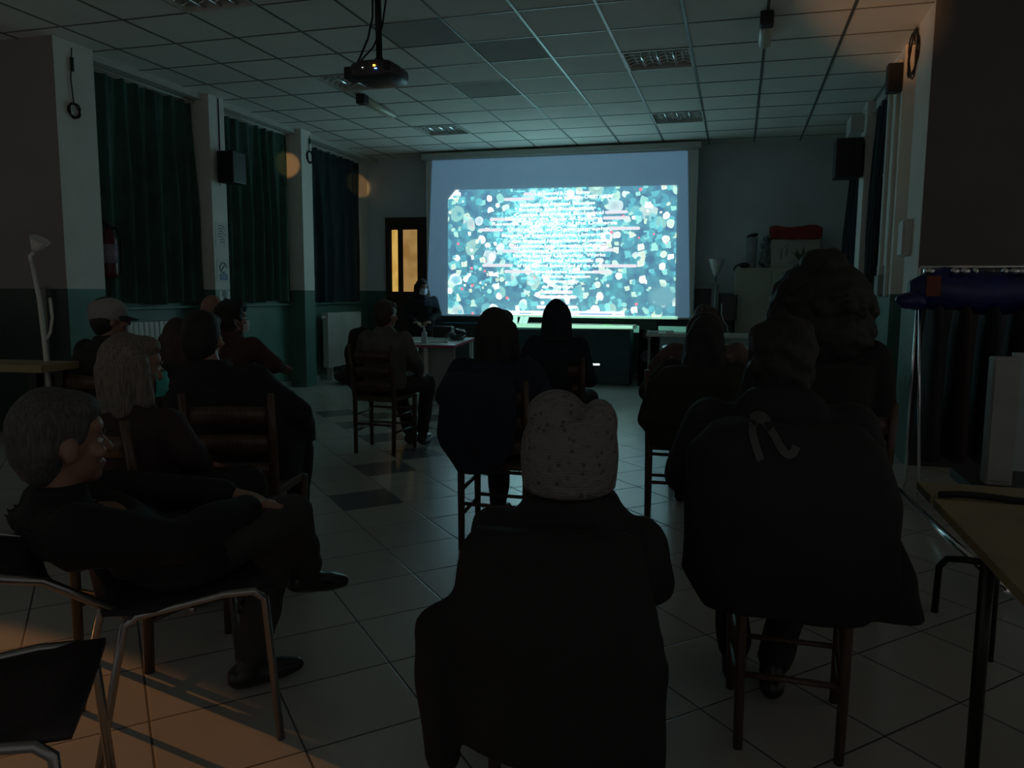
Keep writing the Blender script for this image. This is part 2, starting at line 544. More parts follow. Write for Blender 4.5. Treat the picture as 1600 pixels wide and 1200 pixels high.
# door in the back wall, lit room behind its two panes
M['pane_a'] = emis_mat('lit_pane_bright', (0.62, 0.36, 0.07), (0.80, 0.50, 0.12), 0.115, 5)
M['pane_b'] = emis_mat('lit_pane_dim', (0.32, 0.17, 0.05), (0.42, 0.25, 0.08), 0.115, 4)
dr = thing('door_1', 'dark door with two tall lit glass panes', None, (-5.1, YB, 0)); dr['kind'] = 'structure'
mb = MB()
mb.box(-5.47, -5.39, YB - .05, YB, 0, 2.42); mb.box(-4.78, -4.70, YB - .05, YB, 0, 2.42)
mb.box(-5.47, -4.70, YB - .06, YB, 2.34, 2.46)
mb.build('door_frame', M['door_wood'], dr, True)
mb = MB()
mb.box(-5.39, -4.78, YB - .03, YB - .001, 0, 1.29); mb.box(-5.39, -4.78, YB - .03, YB - .001, 2.27, 2.34)
mb.box(-5.39, -5.375, YB - .03, YB - .001, 1.29, 2.27); mb.box(-5.265, -5.18, YB - .03, YB - .001, 1.29, 2.27)
mb.box(-4.93, -4.78, YB - .03, YB - .001, 1.29, 2.27)
leaf = mb.build('door_leaf', M['door_wood'], dr, True)
MB().box(-5.375, -5.265, YB - .012, YB - .004, 1.29, 2.27).build('door_pane', M['pane_a'], leaf).location = (5.1, -YB, 0)
MB().box(-5.18, -4.93, YB - .012, YB - .004, 1.29, 2.27).build('door_pane', M['pane_b'], leaf).location = (5.1, -YB, 0)
mb = MB().tube([(-4.86, YB - .03, 1.02), (-4.86, YB - .09, 1.02), (-4.98, YB - .09, 1.02)], 0.011)
mb.build('door_handle', M['steel'], leaf).location = (5.1, -YB, 0)


# ------------------------------------------------------------------ curtains
def curtain(y0, y1, z0, z1, x, m, label, folds, seed, flip=1):
    rnd = random.Random(seed)
    n = 150; rows = 14
    ph = [rnd.uniform(0, 6.28) for _ in range(5)]
    vs = []; fs = []
    for r in range(rows + 1):
        t = r / rows; z = z1 + (z0 - z1) * t
        for i in range(n + 1):
            u = i / n
            a = 2 * math.pi * folds * (u + 0.018 * math.sin(2 * math.pi * 2.1 * u + ph[0]))
            w = 0.5 + 0.5 * math.sin(a + 0.5 * math.sin(3.1 * t + ph[1]))
            w = w ** 3.5
            amp = 0.03 + 0.085 * min(1, t * 1.6 + 0.15) * (0.7 + 0.3 * math.sin(5 * u + ph[2]))
            xx = x + flip * (amp * w + 0.006 * math.sin(2.3 * a + 9 * t + ph[3]))
            zz = z + 0.015 * math.sin(13 * u + ph[4]) * (t if r == rows else 0)
            if r == 0: zz += 0.012 * abs(math.sin(math.pi * 9 * u)) * -1.5
            vs.append((xx, y0 + (y1 - y0) * u, zz))
    for r in range(rows):
        for i in range(n):
            a = r * (n + 1) + i
            fs.append((a, a + 1, a + n + 2, a + n + 1))
    mb = MB().add(vs, fs, True)
    # back layer for thickness
    k = len(vs)
    mb.add([(v[0] - flip * 0.006, v[1], v[2]) for v in vs], [tuple(reversed(f)) for f in fs], True)
    c = thing('curtain', label, 'curtain', (x, (y0 + y1) / 2, z0))
    mb.build('curtain_cloth', m, c, True)
    rl = MB().tube([(x + flip * .03, y0 - .02, z1 + .012), (x + flip * .03, y1 + .02, z1 + .012)], 0.012)
    rl.build('curtain_rail', M['offwhite'], c, True)
    return c


curtain(5.90, 7.42, 1.16, 3.30, -5.765, M['curtain'], 'dark green pleated curtain over the radiator behind the man in the cap', 7, 1)
curtain(7.73, 9.28, 1.16, 3.30, -5.765, M['curtain'], 'dark green pleated curtain beside the pillar with the paper notices', 8, 5)
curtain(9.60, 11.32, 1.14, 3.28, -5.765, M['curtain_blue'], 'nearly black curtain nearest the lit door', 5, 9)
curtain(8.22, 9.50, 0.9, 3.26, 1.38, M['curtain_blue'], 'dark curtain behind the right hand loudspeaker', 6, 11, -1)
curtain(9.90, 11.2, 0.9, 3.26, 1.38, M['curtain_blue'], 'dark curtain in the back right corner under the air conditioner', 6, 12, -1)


# ------------------------------------------------------------------ ceiling luminaires
def luminaire(x, y, label):
    r = thing('ceiling_light', label, 'ceiling light', (x + .302, y + .303, H), 0, 'square louvred ceiling lights')
    h = 0.30
    f = MB()
    for a, b, c, d in [(-h, h, -h, -h + .018), (-h, h, h - .018, h), (-h, -h + .018, -h + .018, h - .018), (h - .018, h, -h + .018, h - .018)]:
        f.box(a, b, c, d, -0.008, 0.09)
    f.build('frame', M['white_metal'], r)
    MB().box(-h, h, -h, h, 0.06, 0.07).build('housing', M['reflector'], r)
    lv = MB()
    for k in range(5):
        xx = -h + .018 + k * (2 * h - .036) / 4
        if 0 < k < 4:
            lv.tube([(xx, -h + .02, 0.015), (xx, h - .02, 0.015)], 0.013, 6)
    for k in range(1, 6):
        yy = -h + k * 2 * h / 6
        for q in range(4):
            x0 = -h + .018 + q * (2 * h - .036) / 4; x1 = x0 + (2 * h - .036) / 4; seg = 8
            lo = [(x0 + (x1 - x0) * e / seg, 0.030 - 0.024 * abs(2 * e / seg - 1) ** 2) for e in range(seg + 1)]
            for e in range(seg):
                (xa, za), (xb, zb) = lo[e], lo[e + 1]
                lv.add([(xa, yy, za), (xb, yy, zb), (xb, yy + .012, .045), (xa, yy + .012, .045), (xa, yy + .003, za), (xb, yy + .003, zb)],
                       [(0, 1, 2, 3), (4, 3, 2, 5), (0, 4, 5, 1)], True)
    lv.build('louvre', M['alu'], r)
    for k in range(4):
        xx = -h + .018 + (k + .5) * (2 * h - .036) / 4
        MB().tube([(xx, -.27, .045), (xx, .27, .045)], 0.012, 8).build('lamp_tube', M['white_plastic'], r)
    return r


luminaire(LUM[0][0], LUM[0][1], 'square louvred ceiling light directly behind the hanging projector')
luminaire(LUM[1][0], LUM[1][1], 'square louvred ceiling light high on the right, above the screen\'s right half')
luminaire(LUM[2][0], LUM[2][1], 'small looking louvred ceiling light near the screen\'s top left corner')
luminaire(LUM[3][0], LUM[3][1], 'small looking louvred ceiling light near the screen\'s top right corner')
luminaire(LUM[4][0], LUM[4][1], 'louvred ceiling light cut off by the top edge on the left')


def tube_lamp(x, y, label, L=0.62, ang=0.0):
    r = thing('emergency_lamp', label, 'lamp', (x, y, H), ang, 'small unlit tube lamps on the ceiling')
    MB().box(-.05, .05, -.02, .10, -0.10, 0, 0.012).build('lamp_base', M['black_plastic'], r)
    d = MB(); rings = []
    for t, s in [(0.10, .6), (.12, 1), (L - .06, 1), (L - .02, .8), (L, .3)]:
        rings.append([Vector((0.052 * s * math.cos(a), t, -0.055 + 0.036 * s * math.sin(a))) for a in [2 * math.pi * k / 16 for k in range(16)]])
    d.ring_loft(rings); d.build('diffuser', M['frosted'], r)
    m2 = MB()
    for dx in (-.028, .028): m2.tube([(dx, .12, -0.082), (dx, L - .05, -0.082)], 0.005, 6)
    m2.build('diffuser_rib', M['white_plastic'], r)
    return r


tube_lamp(-3.96, 7.86, 'small tube lamp on the ceiling left of centre, beyond the projector', 0.85)
tube_lamp(0.13, 6.38, 'small tube lamp on the ceiling at upper right', 0.68)

# ------------------------------------------------------------------ projector
pj = thing('projector', 'black projector hanging from a ceiling pole with an orange and a blue lamp lit', 'projector', (-2.28, 4.80, 2.64))
b = MB(); rings = []
for t, w, hh in [(-.15, .05, .035), (-.145, .12, .05), (-.12, .15, .056), (0, .155, .058), (.12, .15, .056), (.14, .13, .05), (.15, .09, .04)]:
    rings.append([Vector((w * (abs(math.cos(a)) ** .55) * (1 if math.cos(a) > 0 else -1), t, .05 + hh * (abs(math.sin(a)) ** .6) * (1 if math.sin(a) > 0 else -1)))
                  for a in [2 * math.pi * k / 28 for k in range(28)]])
b.ring_loft(rings)
b.build('body', M['grey_plastic'], pj)
MB().box(-.205, -.145, -.10, .02, 0.01, 0.085, .008).build('connector_cover', M['black_plastic'], pj)
gr = MB()
for k in range(6): gr.box(0.10, 0.142, -.152, -.142, 0.03 + k * .009, 0.034 + k * .009)
gr.build('vent_grille', M['black_plastic'], pj)
MB().ell((.035, -.153, .062), (.009, .005, .006), sub=2).build('status_light', M['led_orange'], pj)
MB().ell((.045, -.153, .044), (.010, .005, .0035), sub=2).build('status_light', M['led_blue'], pj)
MB().ell((-.045, -.153, .055), (.004, .004, .003), sub=2).build('status_light', M['led_white'], pj)
MB().lathe([(0.028, 0), (0.034, .02), (.032, .035), (.02, .03)], mtx=Matrix.Rotation(-math.pi / 2, 3, 'X'), c=(-.05, .145, .06)).build('lens', M['lens'], pj)
mk = MB(); mk.lathe([(.075, .098), (.07, .115), (.04, .13), (.024, .15), (.02, .16)], seg=20)
for a in range(4):
    c, s_ = math.cos(a * math.pi / 2 + .78), math.sin(a * math.pi / 2 + .78)
    mk.tube([(.03 * c, .03 * s_, .125), (.11 * c, .10 * s_, .105)], 0.007, 6)
mk.build('mount', M['black_metal'], pj)
MB().tube([(0, 0, .14), (-.01, 0, .745)], 0.021, 12).build('pole', M['black_metal'], pj)
MB().lathe([(.06, .735), (.055, .749)], c=(-.01, 0, 0), seg=18).build('ceiling_plate', M['black_metal'], pj)
MB().tube([(-.17, -.04, .08), (-.13, -.03, .14), (-.07, -.02, .27), (-.035, -.02, .4), (-.03, -.02, .745)], 0.007, 6).build('cable', M['rubber'], pj)
MB().tube([(-.15, -.04, .08), (-.10, -.03, .15), (-.03, -.03, .21), (.03, -.02, .33), (.055, -.01, .5), (.05, 0, .745)], 0.006, 6).build('cable', M['rubber'], pj)


# ------------------------------------------------------------------ projection screen and its picture
YS = 11.29
M['cloth'] = mat('screen_cloth', (0.62, 0.62, 0.60), 0.9, var=0.02)


def picture_material():
    m, t, b = nt('projected_picture')
    N, L = t.nodes, t.links
    g = N.new('ShaderNodeNewGeometry')
    sp = N.new('ShaderNodeSeparateXYZ'); L.new(g.outputs['Position'], sp.inputs[0])

    def math_(op, a, bb=None, c=None, clamp=False):
        n = N.new('ShaderNodeMath'); n.operation = op; n.use_clamp = clamp
        for k, v in enumerate((a, bb, c)):
            if v is None: continue
            if isinstance(v, (int, float)): n.inputs[k].default_value = v
            else: L.new(v, n.inputs[k])
        return n.outputs[0]

    def ramp(f, stops):
        r = N.new('ShaderNodeValToRGB'); e = r.color_ramp.elements
        e[0].position, e[0].color = stops[0][0], (*stops[0][1], 1)
        e[1].position, e[1].color = stops[1][0], (*stops[1][1], 1)
        for p, c in stops[2:]:
            q = e.new(p); q.color = (*c, 1)
        L.new(f, r.inputs[0]); return r.outputs[0]

    def mixc(f, A, B, mode='MIX'):
        mx = N.new('ShaderNodeMix'); mx.data_type = 'RGBA'; mx.blend_type = mode
        if isinstance(f, (int, float)): mx.inputs['Factor'].default_value = f
        else: L.new(f, mx.inputs['Factor'])
        for nm, v in (('A', A), ('B', B)):
            if isinstance(v, tuple): mx.inputs[nm].default_value = v
            else: L.new(v, mx.inputs[nm])
        return mx.outputs['Result']
    # picture coordinates, centre of the picture at 0, radial smear outward
    u = math_('SUBTRACT', sp.outputs['X'], -2.56)
    v = math_('SUBTRACT', sp.outputs['Z'], 1.85)
    rad = math_('SQRT', math_('ADD', math_('MULTIPLY', math_('MULTIPLY', u, u), 0.55), math_('MULTIPLY', v, v)))
    cv = N.new('ShaderNodeCombineXYZ'); L.new(sp.outputs['X'], cv.inputs[0]); L.new(sp.outputs['Z'], cv.inputs[1])
    nz = N.new('ShaderNodeTexNoise'); nz.inputs['Scale'].default_value = 7; nz.inputs['Detail'].default_value = 3
    L.new(cv.outputs[0], nz.inputs['Vector'])
    dist = N.new('ShaderNodeVectorMath'); dist.operation = 'MULTIPLY_ADD'
    L.new(nz.outputs['Color'], dist.inputs[0]); dist.inputs[1].default_value = (0.07, 0.07, 0.0); L.new(cv.outputs[0], dist.inputs[2])
    cur = mixc(ramp(nz.outputs['Fac'], [(0.35, (0, 0, 0)), (0.65, (1, 1, 1))]), (0.010, 0.040, 0.075, 1), (0.028, 0.12, 0.135, 1))
    cells = [(4.2, 0.25, 1.25, 0.0, 0.45), (7.0, 0.25, 1.2, 4.1, 0.7), (10.5, 0.45, 1.25, 9.3, 0.85), (8.0, 0.35, 1.0, 17.7, 0.9), (6.2, 0.72, 1.0, 27.7, 0.95)]
    for sc, lo, size, off, st in cells:
        vo = N.new('ShaderNodeTexVoronoi'); vo.distance = 'CHEBYCHEV' if sc in (10.5, 9.0) else 'EUCLIDEAN'
        vo.inputs['Scale'].default_value = sc
        mp = N.new('ShaderNodeMapping'); mp.inputs['Location'].default_value = (off, off * 1.7, 0)
        mp.inputs['Rotation'].default_value = (0, 0, off)
        L.new(dist.outputs[0], mp.inputs[0]); L.new(mp.outputs[0], vo.inputs['Vector'])
        s3 = N.new('ShaderNodeSeparateColor'); L.new(vo.outputs['Color'], s3.inputs[0])
        inside = math_('LESS_THAN', vo.outputs['Distance'], math_('MULTIPLY', math_('ADD', s3.outputs[0], 0.35), 0.36 * size))
        on = math_('GREATER_THAN', s3.outputs[1], lo)
        rim = ramp(vo.outputs['Distance'], [(0.0, (0.65, 0.65, 0.65)), (0.33, (1.0, 1.0, 1.0))])
        colr = ramp(s3.outputs[2], [(0.0, (0.02, 0.13, 0.15)), (1.0, (0.85, 1.0, 1.2)), (0.25, (0.04, 0.22, 0.24)), (0.55, (0.09, 0.33, 0.32)), (0.74, (0.20, 0.42, 0.33)), (0.88, (0.42, 0.50, 0.34))])
        colr = mixc(1.0, colr, rim, 'MULTIPLY')
        cur = mixc(math_('MULTIPLY', math_('MULTIPLY', inside, on), st), cur, colr)
    # scattered red and blue sparks
    vo = N.new('ShaderNodeTexVoronoi'); vo.inputs['Scale'].default_value = 5.2; L.new(cv.outputs[0], vo.inputs['Vector'])
    s3 = N.new('ShaderNodeSeparateColor'); L.new(vo.outputs['Color'], s3.inputs[0])
    cur = mixc(math_('MULTIPLY', math_('LESS_THAN', vo.outputs['Distance'], 0.11), math_('GREATER_THAN', s3.outputs[0], 0.62)), cur, (0.75, 0.07, 0.09, 1))
    # darker blurred patch bottom right
    dx = math_('DIVIDE', math_('SUBTRACT', sp.outputs['X'], -1.02), 0.24)
    dz = math_('DIVIDE', math_('SUBTRACT', sp.outputs['Z'], 1.24), 0.20)
    dd = math_('SUBTRACT', 1.0, math_('SQRT', math_('ADD', math_('MULTIPLY', dx, dx), math_('MULTIPLY', dz, dz))), clamp=True)
    cur = mixc(math_('MULTIPLY', dd, 2.2, clamp=True), cur, (0.055, 0.14, 0.15, 1))
    # burst of light in the middle
    cu = math_('DIVIDE', math_('SUBTRACT', sp.outputs['X'], -2.72), 0.82)
    czz = math_('DIVIDE', math_('SUBTRACT', sp.outputs['Z'], 2.15), 0.78)
    r2 = math_('SQRT', math_('ADD', math_('MULTIPLY', cu, cu), math_('MULTIPLY', czz, czz)))
    n2 = N.new('ShaderNodeTexNoise'); n2.inputs['Scale'].default_value = 9; n2.inputs['Detail'].default_value = 8
    mp2 = N.new('ShaderNodeMapping'); mp2.inputs['Scale'].default_value = (1, 1.8, 1); L.new(cv.outputs[0], mp2.inputs[0]); L.new(mp2.outputs[0], n2.inputs['Vector'])
    glow = math_('SUBTRACT', math_('ADD', math_('SUBTRACT', 1.0, r2), math_('MULTIPLY', n2.outputs['Fac'], 0.9)), 0.42, clamp=True)
    glow = math_('MULTIPLY', glow, 1.25, clamp=True)
    gcol = ramp(n2.outputs['Fac'], [(0.34, (0.07, 0.30, 0.34)), (0.88, (1.5, 9.0, 8.6)), (0.52, (0.30, 1.0, 1.03))])
    n3 = N.new('ShaderNodeTexNoise'); n3.inputs['Scale'].default_value = 10; n3.inputs['Detail'].default_value = 4
    mp3 = N.new('ShaderNodeMapping'); mp3.inputs['Scale'].default_value = (5.0, 2.2, 1); L.new(cv.outputs[0], mp3.inputs[0]); L.new(mp3.outputs[0], n3.inputs['Vector'])
    line = math_('SINE', math_('MULTIPLY', math_('ADD', sp.outputs['Z'], math_('MULTIPLY', sp.outputs['X'], -0.012)), 2 * math.pi / 0.0755))
    fleck = math_('ADD', n3.outputs['Fac'], math_('MULTIPLY', line, 0.07))
    fl = ramp(fleck, [(0.42, (0.10, 0.17, 0.22)), (0.58, (1.0, 1.0, 1.0))])
    gcol = mixc(1.0, gcol, fl, 'MULTIPLY')
    cur = mixc(glow, cur, gcol)
    L.new(cur, b.inputs['Emission Color'])
    b.inputs['Emission Strength'].default_value = PICTURE_GAIN
    b.inputs['Base Color'].default_value = (0.62, 0.62, 0.60, 1); b.inputs['Roughness'].default_value = 0.9
    return m


PICTURE_GAIN = 0.345
M['picture'] = picture_material()
M['credit'] = mat('credit_letters', (0.6, 0.6, 0.6), 0.9, var=0, emit=(0.90, 1.0, 1.0), estr=0.28)
M['credit_dim'] = mat('credit_strokes', (0.6, 0.6, 0.6), 0.9, var=0, emit=(0.84, 0.76, 0.76), estr=0.14)
M['bar_white'] = mat('player_bar_light', (0.6, 0.6, 0.6), 0.9, var=0, emit=(0.90, 0.93, 0.95), estr=0.16)
M['bar_blue'] = mat('player_bar_blue', (0.2, 0.3, 0.6), 0.9, var=0, emit=(0.10, 0.28, 0.62), estr=0.16)
M['bar_grey'] = mat('player_bar_grey', (0.4, 0.4, 0.4), 0.9, var=0, emit=(0.40, 0.50, 0.60), estr=0.16)

sc_ = thing('projection_screen', 'large white pull-down projection screen showing scrolling film credits', 'projection screen', (-2.65, 11.33, 0.93))
sc_loc = Vector(sc_.location)
mb = MB()
ns = 24; vs = []; fs = []
for i in range(ns + 1):
    x = -4.60 + (4.60 - .62) * i / ns
    yy = 11.30 + 0.0 * i
    if i <= 1: yy += 0.0
    vs += [(x, yy, 0.95), (x, yy, 3.27), (x, yy + .004, 0.95), (x, yy + .004, 3.27)]
cl = MB().box(-4.605, -0.605, 11.300, 11.304, 0.95, 3.27)
# slightly curled side hems
cl.tube([(-4.61, 11.306, .95), (-4.61, 11.306, 3.27)], 0.012, 8); cl.tube([(-0.60, 11.306, .95), (-0.60, 11.306, 3.27)], 0.012, 8)
cl.build('screen_cloth', M['cloth'], sc_, True)
ca = MB(); rings = []
for x in (-4.68, -4.67, -0.57, -0.56):
    s = 0.9 if x in (-4.68, -0.56) else 1
    rings.append([Vector((x, 11.30 + .055 * s * math.copysign(abs(math.cos(a)) ** .5, math.cos(a)), 3.315 + .048 * s * math.copysign(abs(math.sin(a)) ** .5, math.sin(a)))) for a in [2 * math.pi * k / 24 for k in range(24)]])
ca.ring_loft(rings, True); ca.build('roller_casing', M['offwhite'], sc_, True)
MB().box(-4.66, -0.58, 11.285, 11.315, 0.925, 0.95, .004).build('bottom_bar', M['offwhite'], sc_, True)


def sp_pt(px, py, y=YS): return on_y(px, py, y)


poly = [sp_pt(*p) for p in [(712, 297), (1058, 289.5), (1054.5, 496.5), (700, 490), (700, 312)]]
for q in poly: q.z = max(q.z, 0.952)
poly[2].z = 0.952; poly[3].z = 0.952
pic = MB(); pic.v = [q.copy() for q in poly]; pic.f = [(4, 3, 2, 1, 0)]; pic.sm = [False]
pic = pic.build('projected_picture', M['picture'], sc_, True)
pic_off = -sc_loc


def flatten_text(txt, p0, p1, height, y, m, parent, name):
    """one line of lettering between two room points on the screen"""
    cu = bpy.data.curves.new('t', 'FONT'); cu.body = txt; cu.align_x = 'LEFT'; cu.size = 1.0
    cu.offset = 0.006
    cu.resolution_u = 3
    o = bpy.data.objects.new('t', cu); COL.objects.link(o)
    dg = bpy.context.evaluated_depsgraph_get()
    me = bpy.data.meshes.new_from_object(o.evaluated_get(dg))
    bpy.data.objects.remove(o); bpy.data.curves.remove(cu)
    xs_ = [v.co.x for v in me.vertices]
    if not xs_: return None
    x0, x1 = min(xs_), max(xs_)
    d = (p1 - p0); L_ = d.length; d.normalize(); up = Vector((-d.z, 0, d.x))
    for v in me.vertices:
        a = (v.co.x - x0) / (x1 - x0) * L_; c = v.co.y / 0.72 * height
        q = p0 + d * a + up * c
        v.co = Vector((q.x, y, q.z)) - sc_loc
    me.update()
    return me


def rounded_bar(mb, a, b_, th, y):
    n = 8; pts = []
    for k in range(n + 1):
        t = -math.pi / 2 + math.pi * k / n
        pts.append((b_.x + th * .5 * math.cos(t), y, b_.z + th * .5 * math.sin(t)))
    for k in range(n + 1):
        t = math.pi / 2 + math.pi * k / n
        pts.append((a.x + th * .5 * math.cos(t), y, a.z + th * .5 * math.sin(t)))
    mb.v += [Vector(p) for p in pts]; base = len(mb.v) - len(pts)
    mb.f.append([base + i for i in range(len(pts))]); mb.sm.append(False)


# (text, crop x0, crop x1, crop y, blurred stroke extents) in the 480 px wide view of the screen
LINES = [
    (272, 'Luis Esswold & Gaby Dorsey', 652, 940, [(600, 640)]),
    (297, 'Facultad de Valparaiso - CHRIST / URBIC', 700, 1062, [(498, 640)]),
    (328, 'Institute of Natural Sciences', 575, 965, []),
    (354, 'Ecology and Biodiversity', 570, 968, []),
    (380, 'Coastal Station of Biological', 545, 1010, [(1025, 1128)]),
    (405, 'Centre for the Study of Systems', 500, 1000, [(425, 530), (1015, 1138)]),
    (430, 'Research and Education of the Universe', 430, 1080, []),
    (460, 'University of Oceanography', 510, 1040, [(368, 480), (1040, 1192)]),
    (490, 'Museum of Science Sciences, University', 480, 1020, []),
    (520, 'Logan Museum of Natural History of London', 520, 1010, []),
    (546, 'Laboratory, Seda, University College', 560, 990, [(525, 550), (980, 1024)]),
    (571, 'Laboratory of Environmental Sciences', 570, 1010, [(488, 560), (1010, 1064)]),
    (597, 'Marine Biology Laboratory, Works', 540, 1020, []),
    (623, 'National Institute of Scientific Bio', 580, 1010, []),
    (650, 'of the Natural Science and of the Arts', 560, 1000, [(385, 530), (985, 1176)]),
    (682, 'Natural Science Foundation', 640, 960, [(500, 640), (960, 1048)]),
    (706, 'Education Association', 690, 940, []),
    (732, 'Oceanography', 700, 880, []),
    (760, 'of Vision', 690, 850, []),
    (788, 'of Music', 700, 835, [(690, 842)]),
    (813, 'George Gonzalo', 680, 860, [(675, 862)]),
    (866, 'Executive producers', 668, 868, [(668, 868)]),
]
for cy, txt, c0, c1, strokes in LINES:
    slope = -0.030 if cy < 400 else (-0.012 if cy < 600 else 0.004)

    def P(cx, cyy): return sp_pt(640 + cx * .3, 220 + (cyy + slope * (cx - 780)) * .3, YS - .003)
    only = bool(strokes) and strokes[0][0] <= c0 + 12 and len(strokes) == 1 and strokes[0][1] >= c1 - 2
    me = flatten_text(txt, P(c0, cy + 7), P(c1, cy + 7), 0.047, YS - .004 if only else YS - .003, M['credit'], sc_, 'credit_line')
    o = put('credit_line', me, M['credit'], pic); o.location = (0, 0, 0)
    if strokes:
        for a, b_ in strokes:
            mb = MB(); rounded_bar(mb, P(a, cy), P(b_, cy), 0.044, YS - .002)
            mb.v = [v - sc_loc for v in mb.v]
            so = mb.build('credit_stroke', M['credit_dim'], pic)
# player bar along the bottom of the picture
mb = MB(); q = [sp_pt(787, 485.3), sp_pt(975, 487.0), sp_pt(975, 496.8), sp_pt(787, 495)]
for k in (2, 3): q[k].z = max(q[k].z, .952)
mb.v = [Vector((p.x, YS - .005, p.z)) - sc_loc for p in q]; mb.f = [(3, 2, 1, 0)]; mb.sm = [False]
pb = mb.build('player_bar', M['bar_white'], pic)
for x0, x1, mm, nm, th in [(788, 905, 'bar_grey', 'progress_line', 0.8), (905, 957, 'bar_blue', 'progress_line', 1.6), (812, 829, 'bar_blue', 'progress_line', 1.6), (962, 972, 'bar_grey', 'time_text', 1.6)]:
    q = [sp_pt(x0, 489.3 + (x0 - 787) * .011 - th / 2), sp_pt(x1, 489.3 + (x1 - 787) * .011 - th / 2), sp_pt(x1, 489.3 + (x1 - 787) * .011 + th / 2), sp_pt(x0, 489.3 + (x0 - 787) * .011 + th / 2)]
    mb = MB(); mb.v = [Vector((p.x, YS - .008, p.z)) - sc_loc for p in q]; mb.f = [(3, 2, 1, 0)]; mb.sm = [False]
    mb.build(nm, M[mm], pic)


# the projector's beam: a rectangle of faint blue (its black level) that covers the cloth; the bottom rows of the
# picture miss the cloth and fall on the tables behind it
def beam_nodes():
    l = beam.data; l.use_nodes = True
    t = l.node_tree; N, L = t.nodes, t.links
    em = N['Emission']
    tc = N.new('ShaderNodeTexCoord')
    sp = N.new('ShaderNodeSeparateXYZ'); L.new(tc.outputs['Normal'], sp.inputs[0])

    def math_(op, a, bb=None):
        n = N.new('ShaderNodeMath'); n.operation = op
        for k, v in enumerate((a, bb)):
            if v is None: continue
            if isinstance(v, (int, float)): n.inputs[k].default_value = v
            else: L.new(v, n.inputs[k])
        return n.outputs[0]
    az = math_('ABSOLUTE', sp.outputs['Z'])
    u = math_('DIVIDE', sp.outputs['X'], az); v = math_('DIVIDE', sp.outputs['Y'], az)
    bpy.context.view_layer.update()
    inv = beam.matrix_world.inverted()

    def uv(p):
        q = inv @ Vector(p); return q.x / -q.z, q.y / -q.z

    def rect(u0, u1, v0, v1):
        return math_('MULTIPLY', math_('MULTIPLY', math_('GREATER_THAN', u, u0), math_('LESS_THAN', u, u1)),
                     math_('MULTIPLY', math_('GREATER_THAN', v, v0), math_('LESS_THAN', v, v1)))
    a = uv((-4.52, 11.3, 3.26)); c = uv((-0.62, 11.3, 0.5))
    lowest = uv((-2.5, 10.78, 0.79))[1]
    blue = rect(a[0], c[0], uv((-2.5, 11.3, 0.93))[1], a[1])
    p0 = uv((-3.52, 11.3, 2.0))[0]; p1 = uv((-0.85, 11.3, 2.0))[0]; top = uv((-2.5, 11.3, 0.95))[1]
    strip = rect(p0, p1, lowest, top)
    mx = N.new('ShaderNodeMix'); mx.data_type = 'RGBA'
    L.new(strip, mx.inputs['Factor'])
    mx.inputs['A'].default_value = (0.18, 0.42, 0.72, 1); mx.inputs['B'].default_value = (1.6, 3.4, 2.6, 1)
    L.new(mx.outputs['Result'], em.inputs['Color'])
    st = math_('MULTIPLY', math_('MAXIMUM', blue, strip), BEAM_GAIN)
    L.new(st, em.inputs['Strength'])


BEAM_GAIN = 95.0
beam_nodes()


# ================================================================== FURNITURE AND FITTINGS
def radiator(x, y0, y1, z0, z1, label, n):
    r = thing('radiator', label, 'radiator', (x, (y0 + y1) / 2, z0))
    w = (y1 - y0) / n
    for i in range(n):
        yy = y0 + (i + .5) * w
        MB().box(x - .05, x + .045, yy - w * .42, yy + w * .42, z0 + .03, z1, .012).build('radiator_column', M['white_metal'], r, True)
    MB().tube([(x, y0, z0 + .07), (x, y1, z0 + .07)], 0.018, 8).build('radiator_pipe', M['white_metal'], r, True)
    v = MB().tube([(x, y0 - .07, z1 - .06), (x, y0, z1 - .06)], 0.016, 8); v.ell((x, y0 - .08, z1 - .06), .028, sub=2)
    v.build('radiator_valve', M['white_plastic'], r, True)
    for ya in (y0 + .1, y1 - .13): MB().box(x - .05, x + .04, ya, ya + .03, 0.0, z0 + .04).build('radiator_foot', M['white_metal'], r, True)
    return r


radiator(-5.66, 6.12, 7.26, 0.16, 0.98, 'white ribbed radiator under the first green curtain, behind the capped man', 16)
radiator(-5.66, 10.02, 11.05, 0.16, 0.98, 'white radiator under the black curtain, left of the seated man in the tweed jacket', 18)

# fire extinguisher on the first left pillar
fe = thing('fire_extinguisher', 'red fire extinguisher hung at the first left pillar', 'fire extinguisher', (-5.63, 6.02, 1.40))
MB().lathe([(.02, 0), (.07, .01), (.075, .05), (.075, .36), (.06, .41), (.025, .44), (.02, .46)], seg=22).build('cylinder', M['red_enamel'], fe)
MB().lathe([(.0762, .14), (.0762, .31)], seg=22).build('label_sleeve', M['ext_label'], fe)
v = MB().tube([(0, 0, .45), (0, 0, .50)], .018); v.tube([(0, -.05, .52), (0, .06, .49)], .008, 6); v.tube([(0, -.06, .50), (0, .05, .475)], .008, 6)
v.build('valve', M['black_metal'], fe)
MB().tube([(0, .02, .47), (.03, .07, .46), (.06, .085, .38), (.06, .085, .15), (.055, .08, .05)], .011, 8).build('hose', M['rubber'], fe)
MB().box(-.12, -.07, -.03, .03, .30, .36).build('wall_bracket', M['black_metal'], fe)


